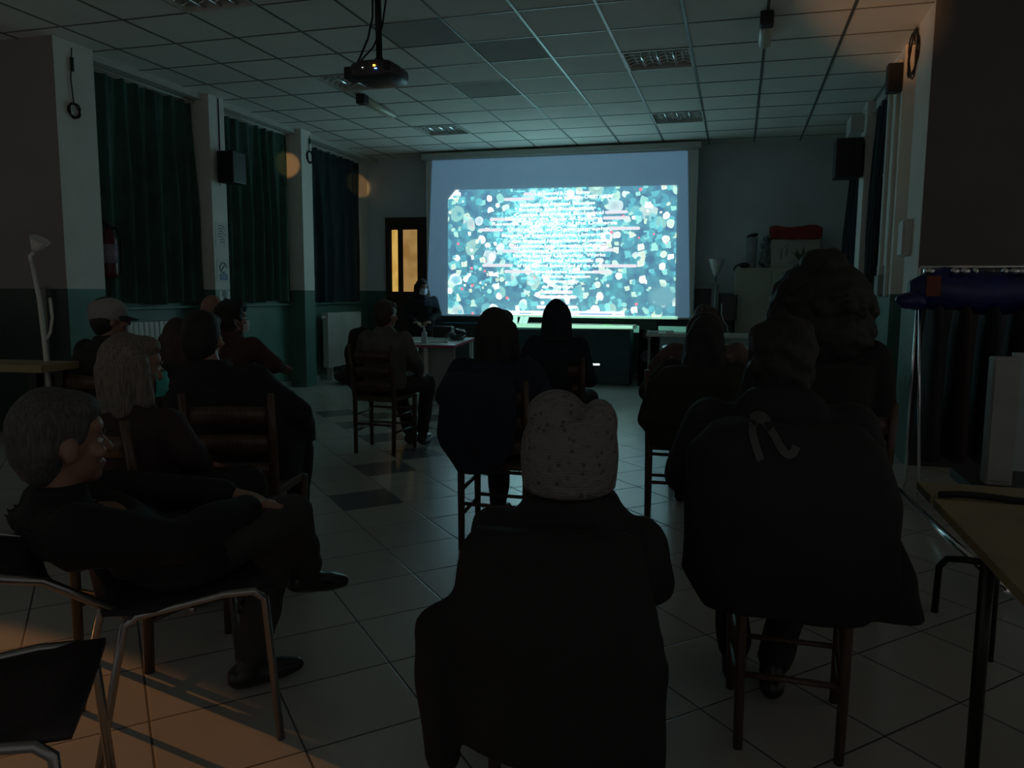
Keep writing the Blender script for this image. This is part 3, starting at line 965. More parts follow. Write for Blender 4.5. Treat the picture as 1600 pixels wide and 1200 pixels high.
def paper_sheet(x, y0, y1, z0, z1, label, kind):
    r = thing('notice', label, 'notice', (x, (y0 + y1) / 2, z0), 0, 'paper notices on the second left pillar')
    MB().box(x, x + .003, y0, y1, z0, z1).build('sheet', M['paper'], r, True)
    k = MB(); w = y1 - y0; h = z1 - z0
    if kind == 0:
        rn = random.Random(3)
        for i in range(7):
            zz = z1 - h * (.15 + i * .11); a = rn.uniform(.2, .35); b2 = rn.uniform(.6, .85)
            k.tube([(x + .0035, y0 + w * a, zz), (x + .0035, y0 + w * (a + b2) / 2, zz + .012), (x + .0035, y0 + w * b2, zz - .004)], .004, 5)
        k.build('printed_lines', M['grey_ink'], r, True)
    else:
        pts = [(x + .004, y0 + w * (.5 + .26 * math.cos(t)), z1 - h * .38 + w * .26 * math.sin(t)) for t in [2 * math.pi * i / 20 for i in range(18)]]
        k.tube(pts, .006, 6); k.tube([(x + .004, y0 + w * .35, z1 - h * .5), (x + .004, y0 + w * .62, z1 - h * .28)], .006, 6)
        k.build('printed_emblem', M['grey_ink'], r, True)
        k = MB().box(x + .003, x + .0045, y0 + w * .2, y0 + w * .85, z0 + h * .10, z0 + h * .36)
        k.build('printed_block', M['blue_ink'], r, True)
        k = MB()
        for q in (.17, .23, .29): k.box(x + .0045, x + .0055, y0 + w * .26, y0 + w * .78, z0 + h * q, z0 + h * (q + .018))
        k.build('printed_lines', M['paper'], r, True)
    return r


paper_sheet(-5.549, 7.475, 7.69, 1.77, 2.04, 'upper white paper notice on the second left pillar', 0)
paper_sheet(-5.549, 7.475, 7.69, 1.385, 1.645, 'lower paper notice with a round emblem and blue block on the second left pillar', 1)
paper_sheet(-5.549, 7.50, 7.69, 1.18, 1.29, 'lowest small pale notice on the second left pillar, above the bald head', 0)


def wall_speaker(c, sx, sy, sz, label, side, bx):
    r = thing('loudspeaker', label, 'loudspeaker', c)
    MB().box(-sx, sx, -sy, sy, 0, sz, .012).build('cabinet', M['black_plastic'], r)
    MB().box(-sx + .012, sx - .012, sy, sy + .008, .012, sz - .012).build('grille', M['black_plastic'], r)
    MB().box(min(0, bx), max(0, bx), -.02, .02, sz * .45, sz * .55).build('bracket', M['steel'], r)
    return r


wall_speaker((-5.40, 7.60, 2.46), .10, .12, .34, 'black loudspeaker on the second left pillar, above the paper notices', 1, -.15)
wall_speaker((1.12, 9.62, 2.58), .14, .14, .42, 'black loudspeaker high on the right wall below the air conditioner', -1, .16)
mb = MB().tube([(-5.545, 7.60, 3.38), (-5.545, 7.60, 2.82)], .007, 6); tag(mb.build('cable', M['rubber']), 'thin cable running down the second left pillar to the loudspeaker', 'cable')
tag(MB().tube([(-5.545, 7.59, 2.81), (-5.53, 7.57, 2.6), (-5.535, 7.57, 2.44)], .006, 6).build('cable_drop', M['white_plastic']),
    'pale cable beside the left loudspeaker on the second pillar', 'cable')


def coil(x, y, z, r0, label, flip=1, drop=.45):
    r = thing('cable_coil', label, 'cable', (x, y, z))
    pts = []
    for k in range(60):
        t = k / 59 * 2 * math.pi * 3.5
        rr = r0 * (1 + .12 * math.sin(1.7 * t))
        pts.append((flip * (.012 + .008 * math.sin(2.3 * t)), rr * math.cos(t), rr * math.sin(t)))
    MB().tube(pts, .006, 6).build('coil', M['rubber'], r)
    MB().tube([(flip * .01, 0, r0), (flip * .012, -.02, drop * .5), (flip * .01, .01, drop)], .005, 6).build('lead', M['rubber'], r)
    MB().box(flip * .004 if flip > 0 else -.024, .024 if flip > 0 else -.004, -.012, .012, drop * .62, drop * .85, .003).build('plug', M['black_plastic'], r)
    return r


coil(-5.55, 5.62, 2.82, .058, 'coiled cable hanging on the first left pillar', 1, .52)
coil(-5.55, 9.50, 3.06, .075, 'coiled cable at the top of the third left pillar', 1, .28)
coil(1.28, 7.10, 3.20, .17, 'tangled cable coil at the top of the right pillar by the ceiling', -1, .18)
tag(MB().box(1.16, 1.28, 7.55, 7.66, 3.02, 3.26, .01).build('camera_bracket', M['black_plastic']), 'dark bracket beside the cable coil at upper right', 'bracket')
# conduits and boxes on right pillars
for (x, y, z0, z1, w, lab) in [(1.262, 8.02, 1.28, 3.36, .02, 'wide white cable duct on the right pillar, the left one'),
                               (1.262, 7.66, 1.28, 3.30, .016, 'slim white cable duct on the right pillar, next to the wide one')]:
    r = thing('cable_duct', lab, 'cable duct', (x, y, z0))
    MB().box(x - .012, x + .018, y - w * 2, y + w * 2, z0, z1, .003).build('duct', M['white_plastic'], r, True)
    MB().box(x - .015, x + .018, y - w * 2.3, y + w * 2.3, z0 + 1.1, z0 + 1.12).build('joint_cover', M['white_plastic'], r, True)
r = thing('junction_box', 'grey junction box at the foot of the white ducts on the right pillar', 'junction box', (1.25, 7.86, 1.29))
MB().box(1.215, 1.28, 7.78, 7.98, 1.29, 1.47, .006).build('box', M['grey_panel'], r, True)
MB().box(1.225, 1.28, 7.83, 7.93, 1.47, 1.56, .004).build('box_cover', M['offwhite'], r, True)
r = thing('switch_panel', 'white upright box on the nearest right pillar', 'switch box', (1.28, 6.86, 1.59))
MB().box(1.225, 1.28, 6.76, 6.95, 1.60, 1.88, .006).build('case', M['white_plastic'], r, True)
MB().box(1.212, 1.226, 6.77, 6.94, 1.61, 1.87, .003).build('lid', M['white_plastic'], r, True)

# air conditioner in the back right corner
ac = thing('air_conditioner', 'white wall air conditioner in the back right corner near the ceiling', 'air conditioner', (1.28, 10.62, 2.80))
b = MB(); rings = []
for y in (-.40, -.39, .39, .40):
    s = .93 if abs(y) > .395 else 1
    prof = [(0.12, 0), (-.05, 0.0), (-.13, .05), (-.16, .12), (-.15, .26), (-.11, .30), (0.12, .30)]
    rings.append([Vector((p[0] * s, y, .15 + (p[1] - .15) * s)) for p in prof])
b.ring_loft(rings, False); b.build('housing', M['white_plastic'], ac)
MB().box(-.13, -.02, -.34, .34, -.012, 0.004).build('air_flap', M['offwhite'], ac)
tag(MB().box(1.14, 1.36, 9.70, 10.1, 3.10, 3.29, .01).build('boxed_pipe', M['offwhite']), 'pale boxed pipe cover above the right loudspeaker', 'pipe cover')

# ------------------------------------------------------------------ tables along the back
ct = thing('counter_table', 'long table with dark front panel below the screen, its pale top catching the projector light', 'table', (-2.45, 10.95, 0))
MB().box(-3.62, -1.37, 10.78, 11.24, 0.79, 0.845, .006).build('table_top', M['table_top'], ct, True)
MB().box(-3.58, -1.41, 10.82, 10.84, 0.03, 0.79).build('front_panel', M['teal_panel'], ct, True)
for x in (-3.58, -1.44): MB().box(x, x + .03, 10.84, 11.2, 0, .79).build('side_panel', M['teal_panel'], ct, True)
for k, (x, y, w, h, a, lab) in enumerate([(-3.15, 10.95, .16, .11, .2, 'open sheet of paper leaning on the long table, left of the pointed hood'),
                                          (-2.98, 10.92, .14, .10, -.4, 'crumpled white paper on the long table behind the two dark heads'),
                                          (-1.75, 10.93, .16, .004, .3, 'flat green sheet standing in for projected light at the right end of the long table')]):
    r = thing('paper', lab, 'paper', (x, y, .845), a)
    if h > .05:
        mm = MB(); n_ = 7; vs = []; fs = []
        for i in range(n_):
            for j in range(4):
                vs.append((-w / 2 + w * i / (n_ - 1), .02 * math.sin(i * 1.3) + .05 * j / 3, h * j / 3 + .012 * math.sin(i * 2.1 + j)))
        for v_ in vs[::4]: pass
        vs = [(a_, b_, max(0.0005, c_) if (ii % 4) else .0005) for ii, (a_, b_, c_) in enumerate(vs)]
        for i in range(n_ - 1):
            for j in range(3): fs.append((i * 4 + j, i * 4 + j + 1, i * 4 + j + 5, i * 4 + j + 4))
        mm.add(vs, fs, True); mm.build('sheet', M['paper'], r)
    else:
        MB().add([(-w / 2, -.06, .001), (w / 2, -.06, .001), (w / 2 - .03, .07, .001), (-w / 2 + .05, .02, .001), (-w / 2, -.06, .003), (w / 2, -.06, .003), (w / 2 - .03, .07, .003), (-w / 2 + .05, .02, .003)],
                 [(3, 2, 1, 0), (4, 5, 6, 7), (0, 1, 5, 4), (1, 2, 6, 5), (2, 3, 7, 6), (3, 0, 4, 7)]).build('sheet', mat('green_spill_sheet', (.12, .75, .08), .5, var=.1), r)  # green accent of the projector's light, painted as a flat sheet
# black floor speaker between the tables
bs = thing('floor_loudspeaker', 'tall black loudspeaker standing between the long table and the right table', 'loudspeaker', (-1.17, 10.95, 0))
MB().box(-.12, .12, -.12, .12, 0.01, .93, .01).build('cabinet', mat('black_felt', (.003, .003, .003), .95, var=0, spec=.05), bs)
MB().lathe([(.07, 0), (.075, .01), (.05, .012), (.02, .004)], c=(0, -.12, .72), mtx=Matrix.Rotation(math.pi / 2, 3, 'X')).build('speaker_cone', M['grey_plastic'], bs)
MB().lathe([(.09, 0), (.095, .01), (.06, .012), (.02, .004)], c=(0, -.12, .42), mtx=Matrix.Rotation(math.pi / 2, 3, 'X')).build('speaker_cone', M['grey_plastic'], bs)
rt = thing('side_table', 'pale table right of the black floor loudspeaker with a pale front', 'table', (-.4, 10.7, 0))
MB().box(-1.16, .20, 10.55, 11.0, .715, .765, .005).build('table_top', M['table_top'], rt, True)
MB().box(-.98, .18, 10.60, 10.62, .03, .715).build('front_panel', M['pale_panel'], rt, True)
for x in (-1.14, .16): MB().box(x, x + .03, 10.86, 10.95, 0, .715).build('leg', M['grey_panel'], rt, True)
for x in (-1.14,): MB().box(x, x + .03, 10.60, 10.66, 0, .715).build('leg', M['grey_panel'], rt, True)
r = thing('paper_pad', 'small white pad on the left end of the right table', 'paper', (-1.08, 10.62, .765))
MB().box(-.07, .07, -.05, .05, 0, .022, .003).build('pad', M['paper'], r)
r = thing('white_box', 'small bright white box on the right table', 'box', (-.86, 10.66, .765))
MB().box(-.05, .05, -.04, .04, 0, .03, .003).build('box', M['paper'], r)

# middle distance tables
tb = thing('round_table', 'pale table top left of the woman with the headband', 'table', (-.28, 8.15, 0))
MB().lathe([(.02, .725), (.42, .725), (.45, .735), (.45, .75), (.44, .757), (.02, .757)], seg=40).build('table_top', M['table_top'], tb)
MB().tube([(0, 0, .02), (0, 0, .725)], .03, 14).build('table_stem', M['grey_panel'], tb)
MB().lathe([(.25, 0), (.25, .015), (.05, .03)], seg=30).build('table_foot', M['grey_panel'], tb)
r = thing('cloth_bag', 'brown cloth hanging at the edge of the pale table, left of the headband woman', 'cloth', (-.42, 7.71, .56))
put('bag', remesh(MB().cap((0, 0, .15), .03, (.05, 0, .05), .035).cap((-.06, 0, .15), .02, (-.02, 0, .06), .03), .01, 3, .006, 40), cloth((.10, .07, .055)), r)
tb = thing('work_table', 'table covered with papers behind the man with the letter on his jacket', 'table', (.28, 6.75, 0))
MB().box(-.12, .95, 6.15, 7.30, .725, .757, .005).build('table_top', M['table_top'], tb, True)
for x in (-.08, .88):
    for y in (6.2, 7.22): MB().box(x, x + .04, y, y + .04, 0, .725).build('leg', M['steel'], tb, True)
rn = random.Random(4)
for k, (x, y) in enumerate([(0.02, 6.45), (.10, 6.95), (.25, 6.6)]):
    r = thing('paper', ['crumpled paper at the near edge of the papered table', 'paper at the far edge of the papered table', 'paper in the middle of the papered table'][k], 'paper', (x, y, .758), rn.uniform(-.5, .5))
    vs = []; fs = []
    for i in range(5):
        for j in range(5):
            vs.append((-.1 + .05 * i, -.14 + .07 * j, .002 + .018 * abs(math.sin(i * 1.7 + j * 2.3 + k))))
    for i in range(4):
        for j in range(4): fs.append((i * 5 + j, i * 5 + j + 1, i * 5 + j + 6, i * 5 + j + 5))
    MB().add(vs, fs, False).build('sheet', M['paper'], r)

# presenter's table, set at a slight angle
TA = math.radians(9.8)
tl = thing('presenter_table', 'long table with a red edge and hand gel bottle in front of the masked presenter', 'table', (-3.62, 9.0, 0), TA)
MB().box(-.42, .42, -.78, .78, .665, .690, .004).build('table_top', M['table_top'], tl)
e = MB().box(.42, .432, -.79, .79, .662, .692); e.box(-.43, .432, -.792, -.78, .662, .692); e.build('edge_band', M['red_edge'], tl)
MB().box(.0, .40, -.60, -.575, 0.02, .665).build('end_panel', M['grey_panel'], tl)
for x, y in ((-.38, -.7), (.05, -.66), (.36, .68), (-.38, .68)): MB().box(x, x + .045, y, y + .045, 0, .665).build('leg', M['white_metal'], tl)


def on_table(x, y, z=.69):
    v_ = Matrix.Rotation(TA, 3, 'Z') @ Vector((x, y, 0)); return (-3.62 + v_.x, 9.0 + v_.y, z)


sb = thing('hand_gel_bottle', 'clear pump bottle of hand gel on the presenter\'s table', 'bottle', on_table(.02, -.50), .4)
MB().lathe([(.03, 0), (.034, .01), (.034, .11), (.028, .13), (.013, .145), (.013, .155)], seg=20).build('bottle', M['gel'], sb)
MB().lathe([(.015, .155), (.016, .175), (.006, .178), (.006, .20)], seg=14).tube([(0, 0, .20), (-.045, 0, .195)], .007, 6).build('pump', M['white_plastic'], sb)
r = thing('paper_stack', 'papers lying flat on the presenter\'s table beside the gel bottle', 'paper', on_table(-.10, -.35), .2)
for k, a in enumerate((.0, .3, -.2)): MB().box(-.15, .15, -.105, .105, .003 * k, .003 * k + .0025, mtx=Matrix.Rotation(a, 4, 'Z')).build('sheet', M['paper'], r)
r = thing('paper_roll', 'thin white roll lying across the presenter\'s table', 'paper roll', on_table(.10, -.30, .70), .1)
MB().tube([(-.17, 0, 0), (.12, 0, 0)], .008, 8).build('rolled_sheet', M['paper'], r)
MB().tube([(.12, 0, .004), (.16, 0, .004)], .018, 12).build('end_cap', M['white_plastic'], r)
r = thing('plastic_bag', 'shiny dark plastic bag heaped on the presenter\'s table', 'bag', on_table(.26, .25), 0)
put('bag', remesh(MB().ell((0, 0, .05), (.12, .10, .05)).ell((.05, .02, .09), (.07, .06, .05)).ell((-.06, 0, .07), (.05, .05, .04)), .012, 2, .03, 45), mat('shiny_black_bag', (.05, .06, .07), .15, var=.5, scale=25), r)
r = thing('plastic_pouch', 'pale crinkled plastic pouch behind the dark bag', 'bag', on_table(.20, .62), .4)
put('pouch', remesh(MB().ell((0, 0, .05), (.09, .07, .05)).ell((.05, 0, .08), (.05, .05, .035)), .012, 2, .03, 50), mat('pale_plastic_pouch', (.22, .26, .27), .15, var=.4, scale=25), r)
r = thing('black_laptop_case', 'black case standing at the far end of the presenter\'s table', 'case', on_table(.08, .70), 0)
MB().box(-.2, .06, -.06, .06, 0, .15, .015).build('case', M['black_plastic'], r)

# ------------------------------------------------------------------ back right corner
cb = thing('cabinet', 'tall pale metal cabinet at the back wall on the right', 'cabinet', (.42, 11.38, 0))
MB().box(-.05, .90, 11.12, 11.64, .03, 1.64, .008).build('carcass', M['cabinet'], cb, True)
for x0, x1, hx in ((-.03, .42, .38), (.43, .88, .47)):
    d_ = MB().box(x0, x1, 11.105, 11.12, .06, 1.61, .003).build('door', M['cabinet'], cb, True)
    h_ = MB().box(hx - .008, hx + .008, 11.085, 11.105, .80, .92, .003); h_.v = [v_ - Vector(cb.location) for v_ in h_.v]
    h_.build('handle', M['steel'], d_)
bx = thing('storage_box', 'pale box on top of the cabinet with a red cloth over it', 'box', (.72, 11.36, 1.64))
MB().box(-.31, .31, -.19, .19, 0, .38, .01).build('box', M['card'], bx)
mk_ = MB()
for x0, z0 in ((-.22, .22), (-.15, .27), (-.05, .06), (.02, .08)):
    mk_.tube([(x0, -.194, z0), (x0 + .04, -.194, z0 + .05), (x0 + .03, -.194, z0 - .10)], .006, 6)
mk_.build('faded_marks', M['grey_ink'], bx)
rc = thing('red_cloth', 'folded red cloth on top of the pale box', 'cloth', (.72, 11.36, 2.02))
put('cloth', remesh(MB().box(-.33, .33, -.22, .22, 0.0, .16, .03).ell((-.22, 0, .155), (.12, .18, .03)).ell((.2, 0, .16), (.14, .18, .03)).box(-.31, .31, -.215, -.2, -.10, .1), .018, 4, .02, 14), M['red_cloth'], rc)
jr = thing('plastic_canister', 'pale canister with a dark lid left of the red topped box on the cabinet', 'canister', (.16, 11.32, 1.64))
MB().lathe([(.055, 0), (.06, .02), (.075, .38), (.07, .42)], seg=20).build('canister_body', mat('cloudy_plastic', (.30, .33, .33), .4, var=.2), jr)
MB().ell((.0, 0, .44), (.08, .07, .03), Matrix.Rotation(-.25, 3, 'Y')).build('lid', M['black_plastic'], jr)
fl = thing('plastic_wrap', 'crumpled clear wrapping between the canister and the pale box', 'plastic wrap', (.33, 11.32, 1.64))
put('wrap', remesh(MB().ell((0, 0, .12), (.07, .08, .12)).ell((.0, 0, .28), (.05, .06, .09)).ell((.02, 0, .39), (.035, .04, .05)), .014, 1, .04, 40), mat('crinkled_wrap', (.18, .21, .22), .2, var=.5, scale=20), fl)
hd = thing('headphones', 'black headphones lying on the left end of the cabinet', 'headphones', (.04, 11.25, 1.64))
put('ear_pad', remesh(MB().ell((.03, 0, .04), (.07, .06, .04)), .01, 2), M['black_plastic'], hd)
MB().tube([(-.10, -.02, -.035), (-.095, -.02, .0), (-.07, 0, .035), (-.02, 0, .06), (.03, 0, .06)], .012, 8).build('headband', M['black_plastic'], hd)
pl = thing('potted_plant', 'small potted plant with shiny pointed leaves on the cabinet\'s right end', 'plant', (.78, 11.20, 1.64))
pl.location = (.80, 11.16, 1.64)
pl.location.y = 11.15
MB().lathe([(.04, 0), (.05, .07), (.055, .075)], c=(0, 0, 0), seg=16).build('pot', M['grey_plastic'], pl)
rn = random.Random(8)
for k in range(11):
    a = rn.uniform(0, 6.28); L_ = rn.uniform(.12, .22); tl_ = rn.uniform(.3, .9)
    d_ = Vector((math.cos(a) * tl_, min(0.15, math.sin(a)) * tl_ * .6, 1)).normalized(); s_ = Vector((-d_.z, 0, d_.x)).normalized()
    vs = []
    for t in (0, .35, .7, 1):
        c_ = Vector((0, 0, .07)) + d_ * L_ * t; w_ = .014 * math.sin(math.pi * min(.97, t * .85 + .15)); vs += [c_ - s_ * w_, c_ + s_ * w_, c_ + Vector((0, -.003, 0))]
    fs = []
    for t in range(3):
        b0 = t * 3; fs += [(b0, b0 + 2, b0 + 5, b0 + 3), (b0 + 2, b0 + 1, b0 + 4, b0 + 5), (b0, b0 + 3, b0 + 4, b0 + 1)]
    MB().add(vs, fs, True).build('leaf', M['leaf'], pl)

# poster board, loudspeaker on stand, floor lamp by the screen
po = thing('framed_poster', 'framed dark poster standing right of the screen with a pale square emblem', 'poster', (-.46, 11.45, .86))
MB().box(-.19, .19, -.012, .012, 0, .56, .004).build('mat_board', M['pale_panel'], po)
MB().box(-.15, .10, -.016, -.010, .05, .50).build('print', M['poster_dark'], po)
f = MB()
for a, b_, c_, d_ in ((-.20, .20, -.0, .02), (-.20, .20, .54, .56)): f.box(a, b_, -.02, .012, c_, d_)
for a in (-.20, .18): f.box(a, a + .02, -.02, .012, .02, .54)
f.build('frame', M['grey_panel'], po)
k = MB()
pts = [(-.07, -.018, .12), (.03, -.018, .12), (.03, -.018, .24), (-.07, -.018, .24), (-.07, -.018, .12)]; k.tube(pts, .005, 5)
k.tube([(-.02 + .035 * math.cos(t), -.018, .175 + .035 * math.sin(t)) for t in [i * .45 for i in range(13)]], .005, 5)
k.tube([(-.04, -.018, .14), (-.03, -.018, .20), (.0, -.018, .21), (.01, -.018, .15)], .005, 5)
k.build('printed_emblem', M['poster_line'], po)
ez = thing('easel', 'easel legs carrying the dark poster', 'easel', (-.46, 11.5, 0))
e = MB()
for x in (-.18, .16): e.tube([(x, 0, 0), (x * .7, 0, .86)], .012, 8)
e.tube([(0, .14, 0), (0, .02, .86)], .012, 8); e.box(-.2, .2, -.06, .03, .838, .858)
e.build('easel_frame', M['grey_panel'], ez)
sp_ = thing('stand_loudspeaker', 'black loudspeaker on a pole stand in front of the pale cabinet', 'loudspeaker', (-.10, 11.0, .93))
MB().box(-.115, .095, -.09, .09, 0, .345, .01).build('cabinet', M['black_plastic'], sp_)
MB().box(-.10, .08, -.098, -.09, .012, .333).build('grille', M['grey_plastic'], sp_)
st = thing('loudspeaker_stand', 'black pole stand carrying the loudspeaker beside the cabinet', 'stand', (-.045, 11.0, 0))
MB().tube([(0, 0, .25), (.0, 0, .93)], .018, 10).build('pole', M['black_metal'], st)
for k in range(3):
    a = math.pi / 2 + k * 2.094
    MB().tube([(0, 0, .35), (.22 * math.cos(a), .22 * math.sin(a), .012)], .010, 8).build('leg', M['black_metal'], st)
tag(MB().tube([(-.205, 10.9, 1.16), (-.20, 10.88, 1.02), (-.17, 10.88, .92), (-.12, 10.93, .86), (-.08, 10.98, .6)], .006, 6).build('cable', M['white_plastic']),
    'pale cable curving down beside the loudspeaker on its stand', 'cable')
lp = thing('floor_lamp', 'unlit uplighter floor lamp with a white bowl shade right of the screen', 'floor lamp', (-.30, 11.25, 0))
MB().lathe([(.02, 1.52), (.04, 1.56), (.075, 1.66), (.11, 1.765), (.105, 1.765), (.07, 1.67), (.03, 1.57)], seg=28).build('lamp_shade', M['glass_bulb'], lp)
MB().tube([(0, 0, .03), (0, 0, 1.53)], .012, 10).build('pole', M['steel'], lp)
MB().lathe([(.13, 0), (.13, .02), (.03, .035)], seg=26).build('base', M['steel'], lp)

# floor lamp at far left with a reading arm
lf = thing('floor_lamp', 'pale bent floor lamp with a tilted white cup shade at the far left', 'floor lamp', (-3.63, 3.42, 0))
MB().tube([(0, 0, .02), (-.02, 0, .70), (-.045, 0.01, 1.0), (-.075, .02, 1.25), (-.12, .03, 1.44)], [.014, .014, .013, .011, .010], 10).build('pole', M['white_metal'], lf)
MB().tube([(-.12, .03, 1.44), (-.13, .03, 1.475), (-.10, .035, 1.505)], .011, 8).build('lamp_neck', M['white_metal'], lf)
rot = Matrix.Rotation(.55, 3, 'Y')
MB().lathe([(.014, 0), (.025, .02), (.052, .08), (.049, .08), (.02, .025)], c=(-.10, .035, 1.50), seg=24, mtx=rot).build('lamp_shade', M['glass_bulb'], lf)
MB().tube([(-.045, .01, 1.0), (.0, .01, 1.06), (.02, .01, 1.14), (.012, .01, 1.25)], .008, 8).build('reading_arm', M['white_metal'], lf)
MB().lathe([(.13, 0), (.13, .02), (.03, .03)], seg=26).build('base', M['white_metal'], lf)

# shelf unit on the far left
sh = thing('side_shelf', 'low table with a pale yellowish edge behind the far left sitter', 'table', (-4.3, 3.28, 0), math.radians(6))
MB().box(-.9, .80, -.14, .14, .86, .90, .004).build('shelf_board', M['table_yellow'], sh)
for x in (-.85, .70):
    for y in (-.12, .07): MB().box(x, x + .05, y, y + .05, 0, .86).build('leg', M['black_metal'], sh)
pp = thing('wall_pipe', 'pale vertical heating pipe against the dark dado at far left', 'pipe', (-5.75, 5.38, 0))
MB().tube([(0, 0, 0), (0, 0, 1.32)], .028, 12).build('pipe', M['grey_panel'], pp)

# ------------------------------------------------------------------ right foreground: work tables, box, coat rack
for k, (y0, y1, lab) in enumerate([(2.42, 3.3, 'far yellowish work table at the right edge'), (.9, 2.385, 'near yellowish work table with a round black leg at the right edge')]):
    r = thing('work_table', lab, 'table', (1.0, (y0 + y1) / 2, 0), 0, None)
    if k == 0: y0, y1 = 2.42, 2.60
    MB().box(.55, 1.35, y0, y1, .705, .73, .004).build('table_top', M['table_yellow'], r, True)
    if k == 0:
        for x in (.95, 1.28): MB().tube([(x, 2.51, 0), (x, 2.51, .705)], .016, 12).build('leg', M['black_metal'], r, True)
    else:
        for x, y in ((.60, 2.05), (1.28, 2.05), (.60, 1.0), (1.28, 1.0)):
            MB().tube([(x + .03 * (x < 1), y + .10 * (y > 2), 0), (x, y, .705)], .017, 12).build('leg', M['black_metal'], r, True)
        MB().tube([(.64, 2.14, .02), (1.3, 2.14, .02)], .012, 8).build('foot_rail', M['black_metal'], r, True)
cbx = thing('cable', 'black cable lying in the joint between the two yellowish tables', 'cable', (.9, 2.40, .73))
pts = [Vector((.57 + .06 * k, 2.405 + .012 * math.sin(k * 1.4), .738 + .003 * math.sin(k))) for k in range(14)]
MB().tube(pts, .010, 8).build('cable_run', M['rubber'], cbx, True)
gb = thing('computer_tower', 'pale grey upright box at the right edge, behind the yellowish tables', 'computer', (1.10, 3.05, 0))
MB().box(.905, .995, 3.20, 3.27, .60, 1.075, .008).build('case', M['grey_panel'], gb, True)
MB().box(.910, .990, 3.194, 3.201, .62, 1.06).build('front_cover', M['grey_panel'], gb, True)
st2 = thing('small_stand', 'low dark stand under the pale grey box at the right edge', 'stand', (1.0, 3.2, 0))
MB().box(.86, 1.25, 2.90, 3.50, .56, .60, .004).build('stand_top', M['black_plastic'], st2, True)
for x, y in ((1.20, 2.92), (1.20, 3.45)): MB().box(x, x + .03, y, y + .03, 0, .56).build('leg', M['black_metal'], st2, True)
MB().tube([(.83, 3.45, 0), (.83, 3.43, .20), (.85, 3.40, .245), (.90, 3.36, .26), (1.21, 3.3, .26)], .014, 10).build('bent_leg', M['black_metal'], st2, True)
MB().tube([(.90, 2.98, .02), (.90, 2.98, .56)], .014, 10).build('leg', M['black_metal'], st2, True)
pb2 = thing('standing_board', 'pale panel standing behind the grey box at the right edge', 'board', (1.25, 3.7, 0))
MB().box(1.12, 1.5, 3.7, 3.74, .0, 1.06, .004).build('panel', M['pale_panel'], pb2, True)

# garment rack with dark coats and a blue nylon cover
rk = thing('coat_rack', 'chrome coat rack with a blue nylon cover along its top at the right', 'coat rack', (1.6, 5.3, 0))
for y in (5.05, 5.32): MB().tube([(1.06 + (5.32 - y) * .1, y, .09), (1.06, 5.30, 1.46)], .009, 8).build('post', M['chrome'], rk, True)
MB().tube([(1.06, 5.30, 1.46), (2.2, 5.30, 1.47)], .012, 8).build('top_rail', M['chrome'], rk, True)
MB().tube([(2.2, 5.30, 0.07), (2.2, 5.30, 1.47)], .009, 8).build('post', M['chrome'], rk, True)
MB().tube([(1.03, 5.36, .06), (1.13, 3.60, .06)], .019, 16).build('base_tube', M['chrome'], rk, True)
for k, (px, w) in enumerate([(1443, .012), (1452, .030), (1490, .033), (1506, .036), (1522, .02), (1567, .022), (1583, .034), (1596, .05)]):
    p = on_y(px, 427, 5.22)
    MB().ell((p.x, 5.19, 1.436), (w * .8, .03, .020), sub=3).build('hook', M['alu'], rk, True)
cv = MB(); rn = random.Random(2); rings = []
for k in range(16):
    x = 1.0 + k * .085; s = 1 if k > 1 else .55 + .3 * k
    zc = 1.32 + .01 * math.sin(k)
    rings.append([Vector((x, 5.27 + .09 * s * math.cos(a), zc + .125 * s * math.sin(a) * (1 + .12 * math.sin(3 * a + k)))) for a in [2 * math.pi * q / 18 for q in range(18)]])
cv.ring_loft(rings); cvo = cv.build('nylon_cover', M['blue_cloth'], rk, True)
MB().box(1.075, 1.15, 5.165, 5.172, 1.29, 1.41).build('red_label', mat('red_brown_label', (.16, .04, .02), .7), rk, True)
slv = thing('blue_bag', 'blue nylon bag hanging on the left end of the coat rack', 'bag', (1.02, 5.22, 1.2))
put('bag', remesh(MB().ell((-.02, -.02, .06), (.09, .06, .055)).cap((-.06, 0, .04), .025, (.10, 0, .13), .04), .012, 3, .012, 30), M['blue_cloth'], slv)
for k in range(7):
    x = 1.16 + k * .15
    r = thing('hanging_coat', ['grey black', 'maroon black', 'navy black'][k % 3] + ' coat on the coat rack, ' + ['leftmost', 'second', 'third', 'fourth', 'fifth', 'sixth', 'seventh'][k] + ' from the left post', 'coat', (x, 5.30, 0), 0, 'dark coats hanging on the rack')
    mb = MB(); rings = []
    for z, w, d_ in [(.30, .06, .20), (.5, .058, .20), (.8, .05, .18), (1.05, .045, .18), (1.20, .035, .15), (1.26, .02, .05)]:
        rings.append([Vector((w * math.cos(a) * (1 + .15 * math.sin(5 * a + k)), d_ * math.sin(a), z)) for a in [2 * math.pi * q / 20 for q in range(20)]])
    mb.ring_loft(rings); mb.build('coat_body', cloth([(.02, .02, .022), (.03, .015, .015), (.015, .018, .03)][k % 3]), r)
    MB().tube([(0, 0, 1.25), (0, 0, 1.44), (0, .02, 1.475)], .003, 5).build('hanger_hook', M['steel'], r)


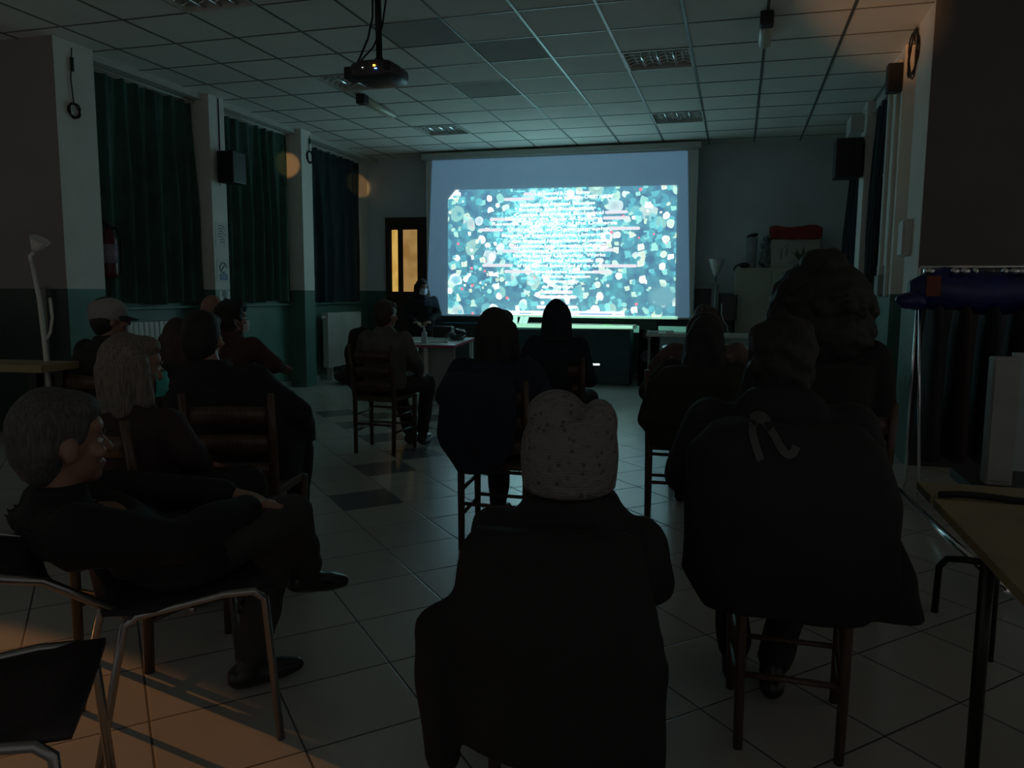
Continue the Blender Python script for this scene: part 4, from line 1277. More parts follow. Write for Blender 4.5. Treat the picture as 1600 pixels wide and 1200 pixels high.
# ================================================================== CHAIRS
def ladder_chair(label, loc, rotz, wood='wood'):
    r = thing('wooden_chair', label, 'chair', loc, rotz, 'ladder back wooden chairs of the audience')
    w = M['wood']
    for s in (-1, 1):
        MB().tube([(s * .165, -.17, 0), (s * .17, -.165, .44), (s * .175, -.20, .68), (s * .18, -.235, .88)], [.017, .019, .018, .014], 10).build('leg', w, r)
        MB().tube([(s * .195, .18, 0), (s * .20, .18, .45)], [.016, .02], 10).build('leg', w, r)
        for z in (.18, .31): MB().tube([(s * .167, -.168, z), (s * .197, .18, z)], .010, 8).build('stretcher', w, r)
    for z in (.20, .33): MB().tube([(-.197, .18, z), (.197, .18, z)], .010, 8).build('stretcher', w, r)
    MB().tube([(-.167, -.168, .24), (.167, -.168, .24)], .010, 8).build('stretcher', w, r)
    for z in (.55, .67, .79):
        yy = -.165 - (z - .44) * .16
        pts = []
        m2 = MB(); n = 10; vs = []; fs = []
        for i in range(n + 1):
            u = -1 + 2 * i / n; x = u * .17; y = yy - .022 * (1 - u * u); h = .032 + .008 * (1 - u * u)
            for dy in (0, .012):
                vs += [(x, y + dy, z - h), (x, y + dy, z + h)]
        for i in range(n):
            a = i * 4; b2 = a + 4
            fs += [(a, b2, b2 + 1, a + 1), (a + 2, a + 3, b2 + 3, b2 + 2), (a + 1, b2 + 1, b2 + 3, a + 3), (a, a + 2, b2 + 2, b2)]
        fs += [(0, 1, 3, 2), (n * 4, n * 4 + 2, n * 4 + 3, n * 4 + 1)]
        m2.add(vs, fs, True).build('back_slat', w, r)
    m2 = MB(); rings = []
    for z, s in ((.425, .94), (.43, 1), (.452, 1), (.46, .93)):
        rings.append([Vector(p) for p in [(-.205 * s, .195 * s, z), (-.09, .20 * s, z), (.09, .20 * s, z), (.205 * s, .195 * s, z), (.19 * s, 0, z), (.172 * s, -.175 * s, z), (-.172 * s, -.175 * s, z), (-.19 * s, 0, z)]])
    m2.ring_loft(rings, False); m2.build('seat', M['rush'], r)
    return r


def tube_chair(label, loc, rotz, seat_m, group=None, ty=-.27, tz=.86):
    r = thing('metal_chair', label, 'chair', loc, rotz, group)
    for s in (-1, 1):
        MB().tube([(s * .24, .24, 0), (s * .225, .21, .43), (s * .222, .18, .455), (s * .215, .10, .46), (s * .20, -.12, .44), (s * .20, -.15, .42), (s * .235, -.24, 0)], .012, 10).build('leg', M['steel'], r)
        MB().tube([(s * .20, -.13, .44), (s * .205, -.16 + (ty + .15) * .4, .58), (s * .20, ty, tz)], .012, 10).build('back_post', M['steel'], r)
    MB().tube([(-.21, .02, .43), (.21, .02, .43)], .010, 8).build('cross_rail', M['steel'], r)
    m2 = MB(); rings = []
    for k in range(9):
        y = .24 - .44 * k / 8; z = .475 - .02 * math.sin(math.pi * k / 8) + (.0 if k else -.008)
        rings.append([Vector((x, y, z + dz)) for x, dz in [(-.215, 0), (-.12, -.006), (0, -.010), (.12, -.006), (.215, 0), (.215, -.014), (.12, -.020), (0, -.024), (-.12, -.020), (-.215, -.014)]])
    m2.ring_loft(rings); m2.build('seat', seat_m, r)
    m2 = MB(); rings = []
    for k in range(6):
        z = .56 + (tz - .56) * k / 5; y = -.16 + (ty + .15) * .36 + (ty + .15) * .64 * k / 5 + .004
        rings.append([Vector((x, y + dy, z)) for x, dy in [(-.205, 0), (-.1, -.018), (0, -.024), (.1, -.018), (.205, 0), (.205, .012), (.1, -.006), (0, -.012), (-.1, -.006), (-.205, .012)]])
    m2.ring_loft(rings); m2.build('backrest', seat_m, r)
    return r


# ================================================================== PEOPLE
def R3(yaw=0, pitch=0, roll=0):
    return Matrix.Rotation(yaw, 3, 'Z') @ Matrix.Rotation(pitch, 3, 'X') @ Matrix.Rotation(roll, 3, 'Y')


def hand(mb, wrist, direction, palm_n, side, curl=0.5, s=1.0):
    """palm and five separate bent fingers, fused into the body"""
    d = Vector(direction).normalized(); nrm = Vector(palm_n).normalized()
    lat = d.cross(nrm).normalized() * side; nrm = (nrm - d * nrm.dot(d)).normalized()
    w = Vector(wrist)
    pc = w + d * .045 * s
    mb.cap(w, .022 * s, pc + lat * .018 * s, .017 * s).cap(w, .022 * s, pc - lat * .018 * s, .017 * s).cap(pc + lat * .022 * s, .015 * s, pc - lat * .022 * s, .015 * s)
    kn = w + d * .085 * s
    for k, (o, L_) in enumerate([(.033, .066), (.011, .076), (-.011, .070), (-.032, .056)]):
        p = kn + lat * o * s
        mb.cap(pc + lat * o * .8 * s, .0125 * s, p, .0098 * s)
        a = curl * .55; q = p
        for j, f_ in enumerate((.45, .32, .23)):
            a += curl * .75 * (1 if j else .4)
            dd = d * math.cos(a) + nrm * math.sin(a)
            q2 = q + dd * L_ * f_ * s
            mb.cap(q, (.0095 - .0008 * j) * s, q2, (.0088 - .0008 * j) * s); q = q2
    t0 = w + d * .025 * s + lat * .028 * s
    t1 = t0 + (lat * .8 + d * .7 + nrm * .25).normalized() * .035 * s
    t2 = t1 + (lat * .25 + d * 1.0 + nrm * .4 * curl).normalized() * .030 * s
    mb.cap(t0, .014 * s, t1, .0115 * s).cap(t1, .0112 * s, t2, .0095 * s)


def ring(c, rx, ry, rot=None, n=24, sq=0.85):
    out = []
    for k in range(n):
        a = 2 * math.pi * k / n
        x = math.copysign(abs(math.cos(a)) ** sq, math.cos(a)) * rx; y = math.copysign(abs(math.sin(a)) ** sq, math.sin(a)) * ry
        p = Vector((x, y, 0))
        if rot: p = rot @ p
        out.append(Vector(c) + p)
    return out


def person(label, x, y, yaw, top, jacket=(.015, .015, .02), trousers=(.015, .015, .018), hair=(.02, .014, .01), style='short',
           lean=.05, hx=0.0, hy=0.02, head_yaw=0.0, head_pitch=0.0, seat=.46, sw=.19, bulk=1.0, headsize=1.0,
           elbows=None, wrists=None, knees=None, ankles=None, feet=None, hand_dir=None, hand_n=None, curl=.5,
           mask=None, hat=None, hood=False, collar=.02, skirt=0.0, band=None, shoes=(.01, .01, .01), standing=False,
           voxel=.012, extra_jacket=None, glasses=False, skin='skin', face=True, letter=False, shoulder_drop=0.05, zc=0):
    root = thing('person', label, 'person', (x, y, 0), yaw)
    hip = Vector((0, 0, seat + .10)) if not standing else Vector((0, 0, .82 * top / 1.6))
    hc = Vector((hx, lean + hy, top - .118 * headsize))
    nb = Vector((hx * .55, lean, top - .258 * headsize))
    sl = nb + Vector((-sw, 0, -shoulder_drop)); sr = nb + Vector((sw, 0, -shoulder_drop))
    mid = hip.lerp(nb, .5) + Vector((0, -.035, 0))
    if elbows is None:
        elbows = [(-sw - .055, lean + .02, hip.z + .20), (sw + .055, lean + .02, hip.z + .20)]
    if wrists is None:
        wrists = [(-.07, .25, hip.z + .08), (.07, .25, hip.z + .08)]
    if knees is None:
        knees = [(-.13, .43, seat + .08), (.13, .43, seat + .08)]
    if ankles is None:
        ankles = [(-.13, .42, .085), (.13, .42, .085)]
    if feet is None:
        feet = [(0, 1, 0), (0, 1, 0)]
    if hand_dir is None: hand_dir = [(.55, .85, -.15), (-.55, .85, -.15)]
    if hand_n is None: hand_n = [(0, 0, -1), (0, 0, -1)]
    E_ = [Vector(v) for v in elbows]; W_ = [Vector(v) for v in wrists]; K_ = [Vector(v) for v in knees]; A_ = [Vector(v) for v in ankles]
    HR = R3(head_yaw, head_pitch); hs = headsize

    def hp(a, b_, c): return hc + HR @ (Vector((a, b_, c)) * hs)
    # ---- one continuous body
    b = MB()
    b.ring_loft([ring(hip + Vector((0, 0, -.07)), .12, .09), ring(hip, .15, .105), ring(hip.lerp(mid, .6), .125, .095),
                 ring(mid, .13, .095), ring(mid.lerp(nb, .55), .155, .105), ring(nb + Vector((0, -.005, -.06)), .135, .08), ring(nb + Vector((0, 0, -.01)), .07, .06)])
    b.cap(nb + Vector((0, -.005, -.03)), .058, hp(0, -.012, -.045), .052)
    b.ell(hp(0, -.012, .018), Vector((.074, .092, .098)) * hs, HR).ell(hp(0, .022, -.045), Vector((.056, .062, .068)) * hs, HR)
    b.ell(hp(0, .062, -.088), Vector((.026, .022, .020)) * hs, HR).ell(hp(0, .055, .030), Vector((.055, .035, .035)) * hs, HR)
    b.cap(hp(0, .082, .006), .008 * hs, hp(0, .103, -.030), .0125 * hs)
    b.ell(hp(0, .084, -.059), Vector((.024, .010, .007)) * hs, HR, 2).ell(hp(0, .083, -.067), Vector((.020, .010, .007)) * hs, HR, 2)
    for s in (-1, 1):
        b.ell(hp(s * .078, -.008, -.015), Vector((.010, .020, .032)) * hs, HR, 2)
        b.ell(hp(s * .045, .062, -.028), Vector((.022, .020, .020)) * hs, HR, 2)
    for s, S_, E0, W0, hd, hn in ((-1, sl, E_[0], W_[0], hand_dir[0], hand_n[0]), (1, sr, E_[1], W_[1], hand_dir[1], hand_n[1])):
        b.cap(nb + Vector((0, 0, -.06)), .055, S_, .05).chain([S_, E0, W0], [.050, .037, .025])
        b.cap(E0, .038, E0.lerp(W0, .35), .036)
        hand(b, W0, hd, hn, -s, curl)
    for k, s in enumerate((-1, 1)):
        hj = hip + Vector((s * .085, .0, -.02))
        b.chain([hj, K_[k], A_[k]], [.080, .052, .034]).cap(K_[k], .05, K_[k].lerp(A_[k], .35), .05)
        f = Vector(feet[k]).normalized()
        b.cap(A_[k] + Vector((0, 0, -.035)), .032, A_[k] + f * .13 + Vector((0, 0, -.05)), .026)
    body = put('body', remesh(b, voxel * .75, 3), M[skin], root)
    if face:
        for s in (-1, 1):
            MB().ell(hp(s * .031, .0705, -.004), Vector((.0125, .0095, .0085)) * hs, HR, 2).build('eye', M['eye'], root)
            MB().ell(hp(s * .031, .0782, -.004), Vector((.006, .003, .006)) * hs, HR, 1).build('iris', M['rubber'], root)
            MB().tube([hp(s * .014, .088, .014), hp(s * .032, .086, .020), hp(s * .052, .073, .014)], .003, 6).build('eyebrow', hairmat(hair), root)
    # ---- clothes
    j = MB(); B = bulk
    low = hip + Vector((0, 0, -.05 - skirt))
    j.ring_loft([ring(low, .185 * B, .15 * B), ring(hip + Vector((0, -.01, .02)), .185 * B, .145 * B), ring(hip.lerp(mid, .7) + Vector((0, -.01, 0)), .175 * B, .14 * B),
                 ring(mid.lerp(nb, .35) + Vector((0, -.01, 0)), .19 * B, .145 * B), ring(mid.lerp(nb, .75), .195 * B, .14 * B),
                 ring(nb + Vector((0, -.01, -.055)), .165 * B, .105 * B), ring(nb + Vector((0, -.01, .0)), .10, .085), ring(nb + Vector((0, 0, .03 + collar)), .068, .07)])
    for S_, E0, W0 in ((sl, E_[0], W_[0]), (sr, E_[1], W_[1])):
        j.cap(nb + Vector((0, -.01, -.065)), .075 * B, S_ + Vector((0, -.005, -.012)), .068 * B)
        j.chain([S_, S_.lerp(E0, .5), E0, E0.lerp(W0, .92)], [.070 * B, .062 * B, .056 * B, .043 * B])
    if hood:
        j.ell(nb + Vector((0, -.085, .005)), (.13, .075, .085)); j.ell(nb + Vector((0, -.06, .035)), (.115, .08, .045))
    if extra_jacket: extra_jacket(j, locals())
    jm = put('jacket', remesh(j, voxel * 1.1, 4, .011, 17, x * 3.1 + y, .7), cloth(jacket), root)
    t = MB()
    if not standing: t.ell(hip + Vector((0, .01, -.03)), (.175, .15, .105))
    else: t.ell(hip + Vector((0, 0, -.02)), (.17, .12, .12))
    for k, s in enumerate((-1, 1)):
        hj = hip + Vector((s * .085, .0, -.02))
        t.chain([hj, hj.lerp(K_[k], .5), K_[k], K_[k].lerp(A_[k], .5), A_[k] + (K_[k] - A_[k]).normalized() * .03], [.095, .085, .070, .062, .055])
    put('trousers', remesh(t, voxel * 1.1, 3, .008, 21, y * 2.3), cloth(trousers), root)
    for k in range(2):
        f = Vector(feet[k]).normalized(); sd = f.cross(Vector((0, 0, 1))).normalized(); upv = sd.cross(f).normalized()
        a0 = A_[k] + upv * -.045
        s_ = MB().cap(a0 - f * .035, .040, a0 + f * .10, .037).cap(a0 + f * .10, .037, a0 + f * .155, .026).cap(A_[k], .043, a0, .042)
        sm_ = put('shoe', remesh(s_, .009, 3), M['shoe_%s' % str(shoes)] if 'shoe_%s' % str(shoes) in M else M.setdefault('shoe_%s' % str(shoes), mat('shoe_leather', shoes, .35, var=.15)), root)
    # ---- hair
    if style and style != 'none':
        h = MB(); hm = hairmat(hair); hn_ = .008; fr = 30; zs = .35
        if style in ('short', 'bob', 'long', 'wavy', 'bun', 'ear'):
            h.ell(hp(0, -.022, .030), Vector((.084, .092, .100)) * hs, HR).ell(hp(0, -.045, -.010), Vector((.079, .065, .085)) * hs, HR)
            h.ell(hp(0, .030, .072), Vector((.068, .060, .045)) * hs, HR)
        if style == 'short':
            hn_ = .007
            h.ell(hp(0, -.055, -.055), Vector((.058, .04, .045)) * hs, HR)
        if style == 'curly':
            hn_ = .010; fr = 60; zs = 1
            h.ell(hp(0, -.020, .035), Vector((.097, .10, .098)) * hs, HR).ell(hp(0, -.05, -.02), Vector((.092, .07, .085)) * hs, HR).ell(hp(0, -.045, -.065), Vector((.080, .06, .06)) * hs, HR).ell(hp(0, .04, .075), Vector((.07, .06, .05)) * hs, HR)
        if style == 'bob':
            for s in (-1, 1):
                h.cap(hp(s * .060, -.010, .02), .045, hp(s * .082, .005, -.105), .034)
                h.cap(hp(s * .045, -.055, .0), .055, hp(s * .060, -.060, -.135), .038)
            h.cap(hp(0, -.065, .0), .06, hp(0, -.075, -.135), .045)
        if style in ('long', 'wavy'):
            dl = .34 if style == 'long' else .30
            for s in (-1, 0, 1):
                h.chain([hp(s * .045, -.045, .0), hp(s * .062, -.072, -.10), nb + Vector((s * .075, -.125, -.02)), nb + Vector((s * .065, -.16, -dl + .10)), nb + Vector((s * .035, -.17, -dl))], [.060, .052, .045, .036, .016])
            for s in (-1, 1):
                h.chain([hp(s * .065, -.01, .02), hp(s * .085, -.01, -.08), nb + Vector((s * .105, -.035, .0))], [.035, .032, .026])
            if style == 'wavy': hn_ = .02
        if style == 'afro':
            rn_ = random.Random(5); zs = 1; fr = 55; hn_ = .010
            h.ell(hp(0, -.04, .02), Vector((.180, .158, .155)) * hs, HR)
            h.ell(hp(0, -.05, -.09), Vector((.19, .15, .13)) * hs, HR)
            h.ell(hp(0, -.05, .16), Vector((.085, .08, .055)) * hs, HR)
            for q in range(150):
                a = rn_.uniform(0, 6.28); e_ = rn_.uniform(-.7, 1.1)
                v_ = Vector((math.cos(a) * math.cos(e_) * .172, math.sin(a) * math.cos(e_) * .15 - .045, math.sin(e_) * .145 - .01))
                if v_.y > .06 and v_.z < .06: continue
                h.ell(hp(*v_), rn_.uniform(.016, .030), sub=2)
        if style == 'pointed':
            pass
        if style == 'ear': pass
        if h.v:
            put('hair', remesh(h, .0095, 2, hn_, fr, x, zs), hm, root)
    # ---- head wear
    if hat == 'cap':
        c = MB(); c.ell(hp(0, -.012, .045), Vector((.094, .108, .082)) * hs, HR).ell(hp(0, -.012, .02), Vector((.092, .106, .05)) * hs, HR)
        put('cap', remesh(c, .009, 2), mat('pale_cap_cloth', (.30, .29, .28), .85, var=.1, bump=.3), root)
        MB().lathe([(.072, 0), (.078, .004), (.070, .010)], c=(0, 0, 0)).v
        bm_ = MB(); vs = []; n = 12
        for i in range(n + 1):
            a = math.radians(-75 + 150 * i / n)
            for r_, dz in ((.09, .012), (.155, -.010)):
                vs += [hp(math.sin(a) * .092, (.0 + math.cos(a) * r_), dz), hp(math.sin(a) * .092, (.0 + math.cos(a) * r_), dz + .006)]
        fs = []
        for i in range(n):
            a = i * 4; d_ = a + 4
            fs += [(a, a + 2, d_ + 2, d_), (a + 1, d_ + 1, d_ + 3, a + 3), (a + 2, a + 3, d_ + 3, d_ + 2), (a, d_, d_ + 1, a + 1)]
        bm_.add(vs, fs, True); bm_.build('cap_peak', cloth((.03, .03, .03)), root)
    if hat == 'beanie':
        c = MB()
        prof = [(.090, -.062), (.102, -.052), (.106, -.02), (.108, .02), (.104, .06), (.092, .088), (.074, .104), (.04, .110), (.01, .112)]
        rr = []
        for r_, z in prof:
            rr.append([hp(r_ * math.cos(a) * 1.0, -.012 + r_ * 1.08 * math.sin(a), z) for a in [2 * math.pi * q / 36 for q in range(36)]])
        c.ring_loft(rr)
        c.ell(hp(.062, -.01, .085), Vector((.042, .085, .058)) * hs, HR)
        c.ell(hp(-.032, -.01, .108), Vector((.064, .088, .052)) * hs, HR)
        me = remesh(c, .008, 2)
        m, t_, bs_ = nt('knitted_wool')
        N, L = t_.nodes, t_.links
        tc = N.new('ShaderNodeTexCoord'); wv = N.new('ShaderNodeTexWave'); wv.inputs['Scale'].default_value = 45; wv.inputs['Distortion'].default_value = 6
        wv.bands_direction = 'Z'; L.new(tc.outputs['Object'], wv.inputs['Vector'])
        vo = N.new('ShaderNodeTexVoronoi'); vo.inputs['Scale'].default_value = 42; L.new(tc.outputs['Object'], vo.inputs['Vector'])
        r_ = N.new('ShaderNodeValToRGB'); r_.color_ramp.elements[0].color = (.035, .035, .032, 1); r_.color_ramp.elements[1].color = (.17, .165, .155, 1)
        r_.color_ramp.elements[0].position = .05; r_.color_ramp.elements[1].position = .30
        L.new(vo.outputs['Distance'], r_.inputs[0]); L.new(r_.outputs[0], bs_.inputs['Base Color'])
        bp = N.new('ShaderNodeBump'); bp.inputs['Strength'].default_value = .8; bp.inputs['Distance'].default_value = .012
        mx_ = N.new('ShaderNodeMath'); mx_.operation = 'MULTIPLY_ADD'; L.new(wv.outputs['Fac'], mx_.inputs[0]); mx_.inputs[1].default_value = 0.12; L.new(vo.outputs['Distance'], mx_.inputs[2])
        L.new(mx_.outputs[0], bp.inputs['Height']); L.new(bp.outputs[0], bs_.inputs['Normal']); bs_.inputs['Roughness'].default_value = .95
        put('knitted_hat', me, m, root)
    if hat == 'hood':
        c = MB(); rr = []
        for r_, z, dy in [(.125, -.17, -.02), (.118, -.10, -.02), (.108, -.03, -.015), (.098, .04, -.015), (.078, .09, -.02), (.045, .125, -.03), (.02, .140, -.035)]:
            rr.append([hp(r_ * math.cos(a), dy + r_ * 1.05 * math.sin(a) - .01, z) for a in [2 * math.pi * q / 28 for q in range(28)]])
        c.ring_loft(rr); put('hood', remesh(c, .011, 3, .008, 20), cloth(jacket), root)
    if band:
        MB().tube([hp(.096 * math.sin(a), -.02 + .035 * (1 - abs(math.sin(a))) , .038 + .104 * math.cos(a)) for a in [math.radians(-100 + 200 * q / 16) for q in range(17)]], .007, 8).build('headband', M['grey_plastic'], root)
    if glasses:
        g = MB()
        for s in (-1, 1):
            g.tube([hp(s * .032 + .022 * math.cos(a), .098, -.004 + .018 * math.sin(a)) for a in [q * .42 for q in range(16)]], .0022, 5)
            g.tube([hp(s * .054, .096, .0), hp(s * .079, .04, .004), hp(s * .080, -.01, -.002)], .002, 5)
        g.tube([hp(-.010, .100, .0), hp(.010, .100, .0)], .002, 5); g.build('glasses', M['black_metal'], root)
    if mask:
        vs = []; fs = []; n1, n2_ = 12, 8
        for lay in (0, .004):
            for i in range(n1 + 1):
                u = -1 + 2 * i / n1; a = u * 1.15
                for k in range(n2_ + 1):
                    v_ = -1 + 2 * k / n2_
                    hz = -.056 + v_ * (.046 - .006 * abs(u))
                    dep_ = 1.0 - .16 * max(0, -v_) ** 2 - .08 * max(0, v_) ** 2
                    ra = (.064 + lay); rb = (.106 + lay + .003 * math.sin(v_ * 9))
                    vs.append(hp(math.sin(a) * ra, .006 + math.cos(a) * (rb - .0) * dep_, hz))
        m_ = (n1 + 1) * (n2_ + 1)
        for i in range(n1):
            for k in range(n2_):
                a0 = i * (n2_ + 1) + k; b0 = a0 + n2_ + 1
                fs.append((a0, b0, b0 + 1, a0 + 1)); fs.append((m_ + a0, m_ + a0 + 1, m_ + b0 + 1, m_ + b0))
        MB().add(vs, fs, True).build('face_mask', M[mask], root)
        for s in (-1, 1):
            MB().tube([hp(s * .060, .045, -.025), hp(s * .078, .005, .010), hp(s * .088, -.022, -.008), hp(s * .082, -.015, -.038), hp(s * .060, .042, -.088)], .0022, 5).build('ear_loop', M['white_plastic'], root)
    if letter:
        # pale sleeve-print: one stroke of a rounded letter across the shoulder blades
        bpy.context.view_layer.update()
        pts = []
        for i in range(len(letter) - 1):
            p0, p1, p2, p3 = [Vector((*letter[max(0, min(len(letter) - 1, i + q))], 0)) for q in (-1, 0, 1, 2)]
            for q in range(6):
                t_ = q / 6; v_ = 0.5 * ((2 * p1) + (p2 - p0) * t_ + (2 * p0 - 5 * p1 + 4 * p2 - p3) * t_ ** 2 + (3 * p1 - p0 - 3 * p2 + p3) * t_ ** 3)
                pts.append((v_.x, v_.y))
        jm_o = jm
        dgm = jm_o.data
        from mathutils.bvhtree import BVHTree
        tree = BVHTree.FromPolygons([v.co for v in dgm.vertices], [p.vertices[:] for p in dgm.polygons])
        path = []
        for (lx, lz) in pts:
            hit = tree.ray_cast(Vector((lx, -1.0, lz)), Vector((0, 1, 0)))
            if hit[0] is not None: path.append(hit[0] + Vector((0, -.002, 0)))
        mb_ = MB(); vs = []; fs = []
        for i, p in enumerate(path):
            d_ = (path[min(i + 1, len(path) - 1)] - path[max(i - 1, 0)]).normalized(); s_ = d_.cross(Vector((0, -1, 0))).normalized() * .010
            for q in (p - s_, p + s_):
                hit = tree.ray_cast(Vector((q.x, -1.0, q.z)), Vector((0, 1, 0)))
                vs.append((hit[0] if hit[0] is not None else q) + Vector((0, -.007, 0)))
        for i in range(len(path) - 1): fs.append((2 * i, 2 * i + 1, 2 * i + 3, 2 * i + 2))
        mb_.add(vs, fs, True).build('letter_print', cloth((.075, .078, .08)), root)
    return root


# ---- the seated man in the tweed jacket, alone on his chair in mid room
ladder_chair('wooden ladder back chair of the man in tweed, legs in full view', (-2.745, 5.77, 0), 0)
person('seated man in grey tweed jacket, from behind, by the presenter\'s table', -2.73, 5.79, 0.0, 1.225,
       jacket=(.11, .105, .095), trousers=(.03, .022, .022), hair=(.05, .035, .025), style='short', lean=.0, sw=.165, bulk=.95, head_yaw=-.35,
       knees=[(-.10, .42, .53), (.20, .40, .53)], ankles=[(.06, .34, .085), (.17, .36, .085)],
       elbows=[(-.23, .02, .74), (.25, .05, .74)], wrists=[(-.12, .25, .62), (.19, .25, .60)], shoes=(.02, .018, .018))

oc = thing('draped_coat', 'dark coat hanging over the left side of the tweed jacketed man\'s chair', 'coat', (-3.02, 5.84, 0))
put('coat_body', remesh(MB().chain([(0.07, 0, .96), (.0, .0, .93), (-.03, 0, .78), (-.02, 0, .55), (0.03, 0, .46)], [.05, .065, .07, .075, .05]).chain([(.12, -.02, .90), (.10, -.03, .70), (.10, -.02, .50)], [.05, .05, .04]), .014, 3, .012, 22), cloth((.022, .018, .018)), oc)
fb = thing('floor_bag', 'dark reddish bag slumped on the floor below the radiator by the black curtain', 'bag', (-5.18, 9.85, 0))
put('bag', remesh(MB().ell((0, 0, .10), (.26, .20, .10)).ell((.08, .05, .18), (.16, .13, .08)), .018, 3, .03, 14), cloth((.05, .025, .022)), fb)
MB().tube([(-.15, -.05, .16), (-.08, -.08, .26), (.02, -.08, .27), (.1, -.05, .2)], .012, 8).build('strap', cloth((.03, .02, .02)), fb)

# ---- the presenter behind the far end of the table
person('standing presenter in dark clothes and white mask, between lit door and screen', -4.47, 10.75, -2.75, 1.475,
       jacket=(.014, .015, .018), style='bob', hair=(.012, .01, .01), lean=.03, mask='mask_white', standing=True, sw=.17, head_pitch=-.15, head_yaw=.5,
       elbows=[(-.23, .04, .95), (.23, .04, .95)], wrists=[(-.10, .22, .86), (.10, .22, .86)],
       knees=[(-.10, .02, .42), (.10, .02, .42)], ankles=[(-.10, 0, .085), (.10, 0, .085)])

# ---- middle: two heads before the screen
def coat_tail(dx, w, z0):
    def f(j, L_):
        hip = L_['hip']
        j.ring_loft([ring((dx, -.20, z0), w * .55, .05), ring((dx, -.21, z0 + .12), w * .95, .07), ring((dx, -.22, .60), w, .09), ring((dx * .4, -.235, .82), w, .07), ring((0, -.20, .905), w * .85, .06)])
    return f


ladder_chair('wooden chair under the dark coat in the middle, one back leg showing', (-1.13, 3.78, 0), 0)
person('seated woman in dark coat with rounded dark hair, in the middle before the screen', -1.16, 3.74, -.05, 1.215,
       jacket=(.010, .016, .034), hair=(.014, .012, .012), style='bob', sw=.175, bulk=1.1, lean=.0, headsize=1.03,  # blue in the coat colour imitates the lens veil in front of the screen
       elbows=[(-.27, .0, .76), (.26, .02, .74)], wrists=[(-.12, .25, .64), (.12, .25, .64)], extra_jacket=coat_tail(-.02, .20, .42))
ladder_chair('wooden chair of the person in the pointed hood, hidden by the dark coat before it', (-1.12, 5.16, 0), 0)
ph = person('seated person in dark pointed hood with a bright phone, before the screen', -1.15, 5.08, -.06, 1.235,
       jacket=(.008, .014, .026), hair=(.012, .012, .012), style='none', hat='hood', sw=.155, bulk=1.0, headsize=.92, lean=.0,  # screen haze is put into this cloth as a blue tint
       elbows=[(-.24, .02, .74), (.22, .05, .72)], wrists=[(-.1, .27, .70), (.10, .30, .78)])
phone = thing('phone', 'bright phone held low at the right side of the hooded person', 'phone', (-.93, 5.30, .80), .3)
MB().box(-.035, .035, -.005, .005, 0, .012, .002).build('phone_body', mat('phone_edge_light', (.3, .3, .3), .3, var=0, emit=(.75, .85, .8), estr=.3), phone)

# ---- right of centre: woman with headband, another behind her
ladder_chair('wooden chair of the woman with the headband, one leg against the bright floor', (-.28, 4.52, 0), 0)
person('seated woman with long hair and a headband, seen from behind right of centre', -.17, 4.50, .0, 1.165,
       jacket=(.020, .022, .016), hair=(.018, .014, .016), style='long', band=True, sw=.185, bulk=1.12, lean=.0,
       elbows=[(-.29, -.02, .74), (.27, .02, .74)], extra_jacket=coat_tail(-.10, .24, .45))
ladder_chair('wooden chair of the woman with loose hair, one row before the headband woman', (-.22, 5.42, 0), 0)
person('seated woman with loose wavy hair and a pale sleeve, just beyond the headband woman', -.20, 5.36, .0, 1.215,
       jacket=(.12, .085, .075), hair=(.05, .035, .025), style='wavy', sw=.20, lean=.0,
       elbows=[(-.33, .05, .78), (.30, .05, .80)], wrists=[(-.16, .22, .92), (.14, .25, .86)])

# ---- right: afro hair, jacket with a pale letter
ladder_chair('wooden chair of the person with very large curly hair', (.42, 3.50, 0), 0)
person('seated person with very large curly dark hair, at the right before the pale cabinet', .33, 3.48, .0, 1.375,
       jacket=(.014, .012, .012), hair=(.012, .013, .012), style='afro', sw=.205, bulk=1.15, lean=.0, headsize=1.12, glasses=True)
ladder_chair('wooden chair in the right foreground under the man in the lettered jacket', (.185, 2.38, 0), 0).scale = (.82, 1, .93)
person('seated man in a dark jacket with a pale curved letter on the back, right foreground', .135, 2.44, .0, 1.225,
       jacket=(.010, .011, .013), hair=(.014, .013, .013), style='curly', sw=.20, bulk=1.22, hood=True, lean=.02, voxel=.011, headsize=1.05,
       elbows=[(-.27, .0, .74), (.27, .02, .74)], wrists=[(-.10, .27, .62), (.12, .27, .62)],
       knees=[(-.14, .40, .53), (.16, .42, .53)], ankles=[(-.10, .20, .085), (.02, .12, .085)],
       extra_jacket=lambda j, L_: (j.ring_loft([ring((.02, -.21, .40), .22, .06), ring((.02, -.225, .52), .29, .09), ring((.02, -.24, .75), .28, .105), ring((.0, -.235, .88), .255, .09), ring((.0, -.18, .94), .20, .08)]),
                                   j.ring_loft([ring((.27, -.14, .41), .13, .07), ring((.25, -.12, .52), .13, .08), ring((.20, -.10, .70), .09, .08)])),
       letter=[(-.060, .865), (-.072, .895), (-.082, .925), (-.082, .945), (-.068, .958), (-.050, .953), (-.030, .930), (-.012, .900), (.004, .885), (.020, .888), (.028, .905)])

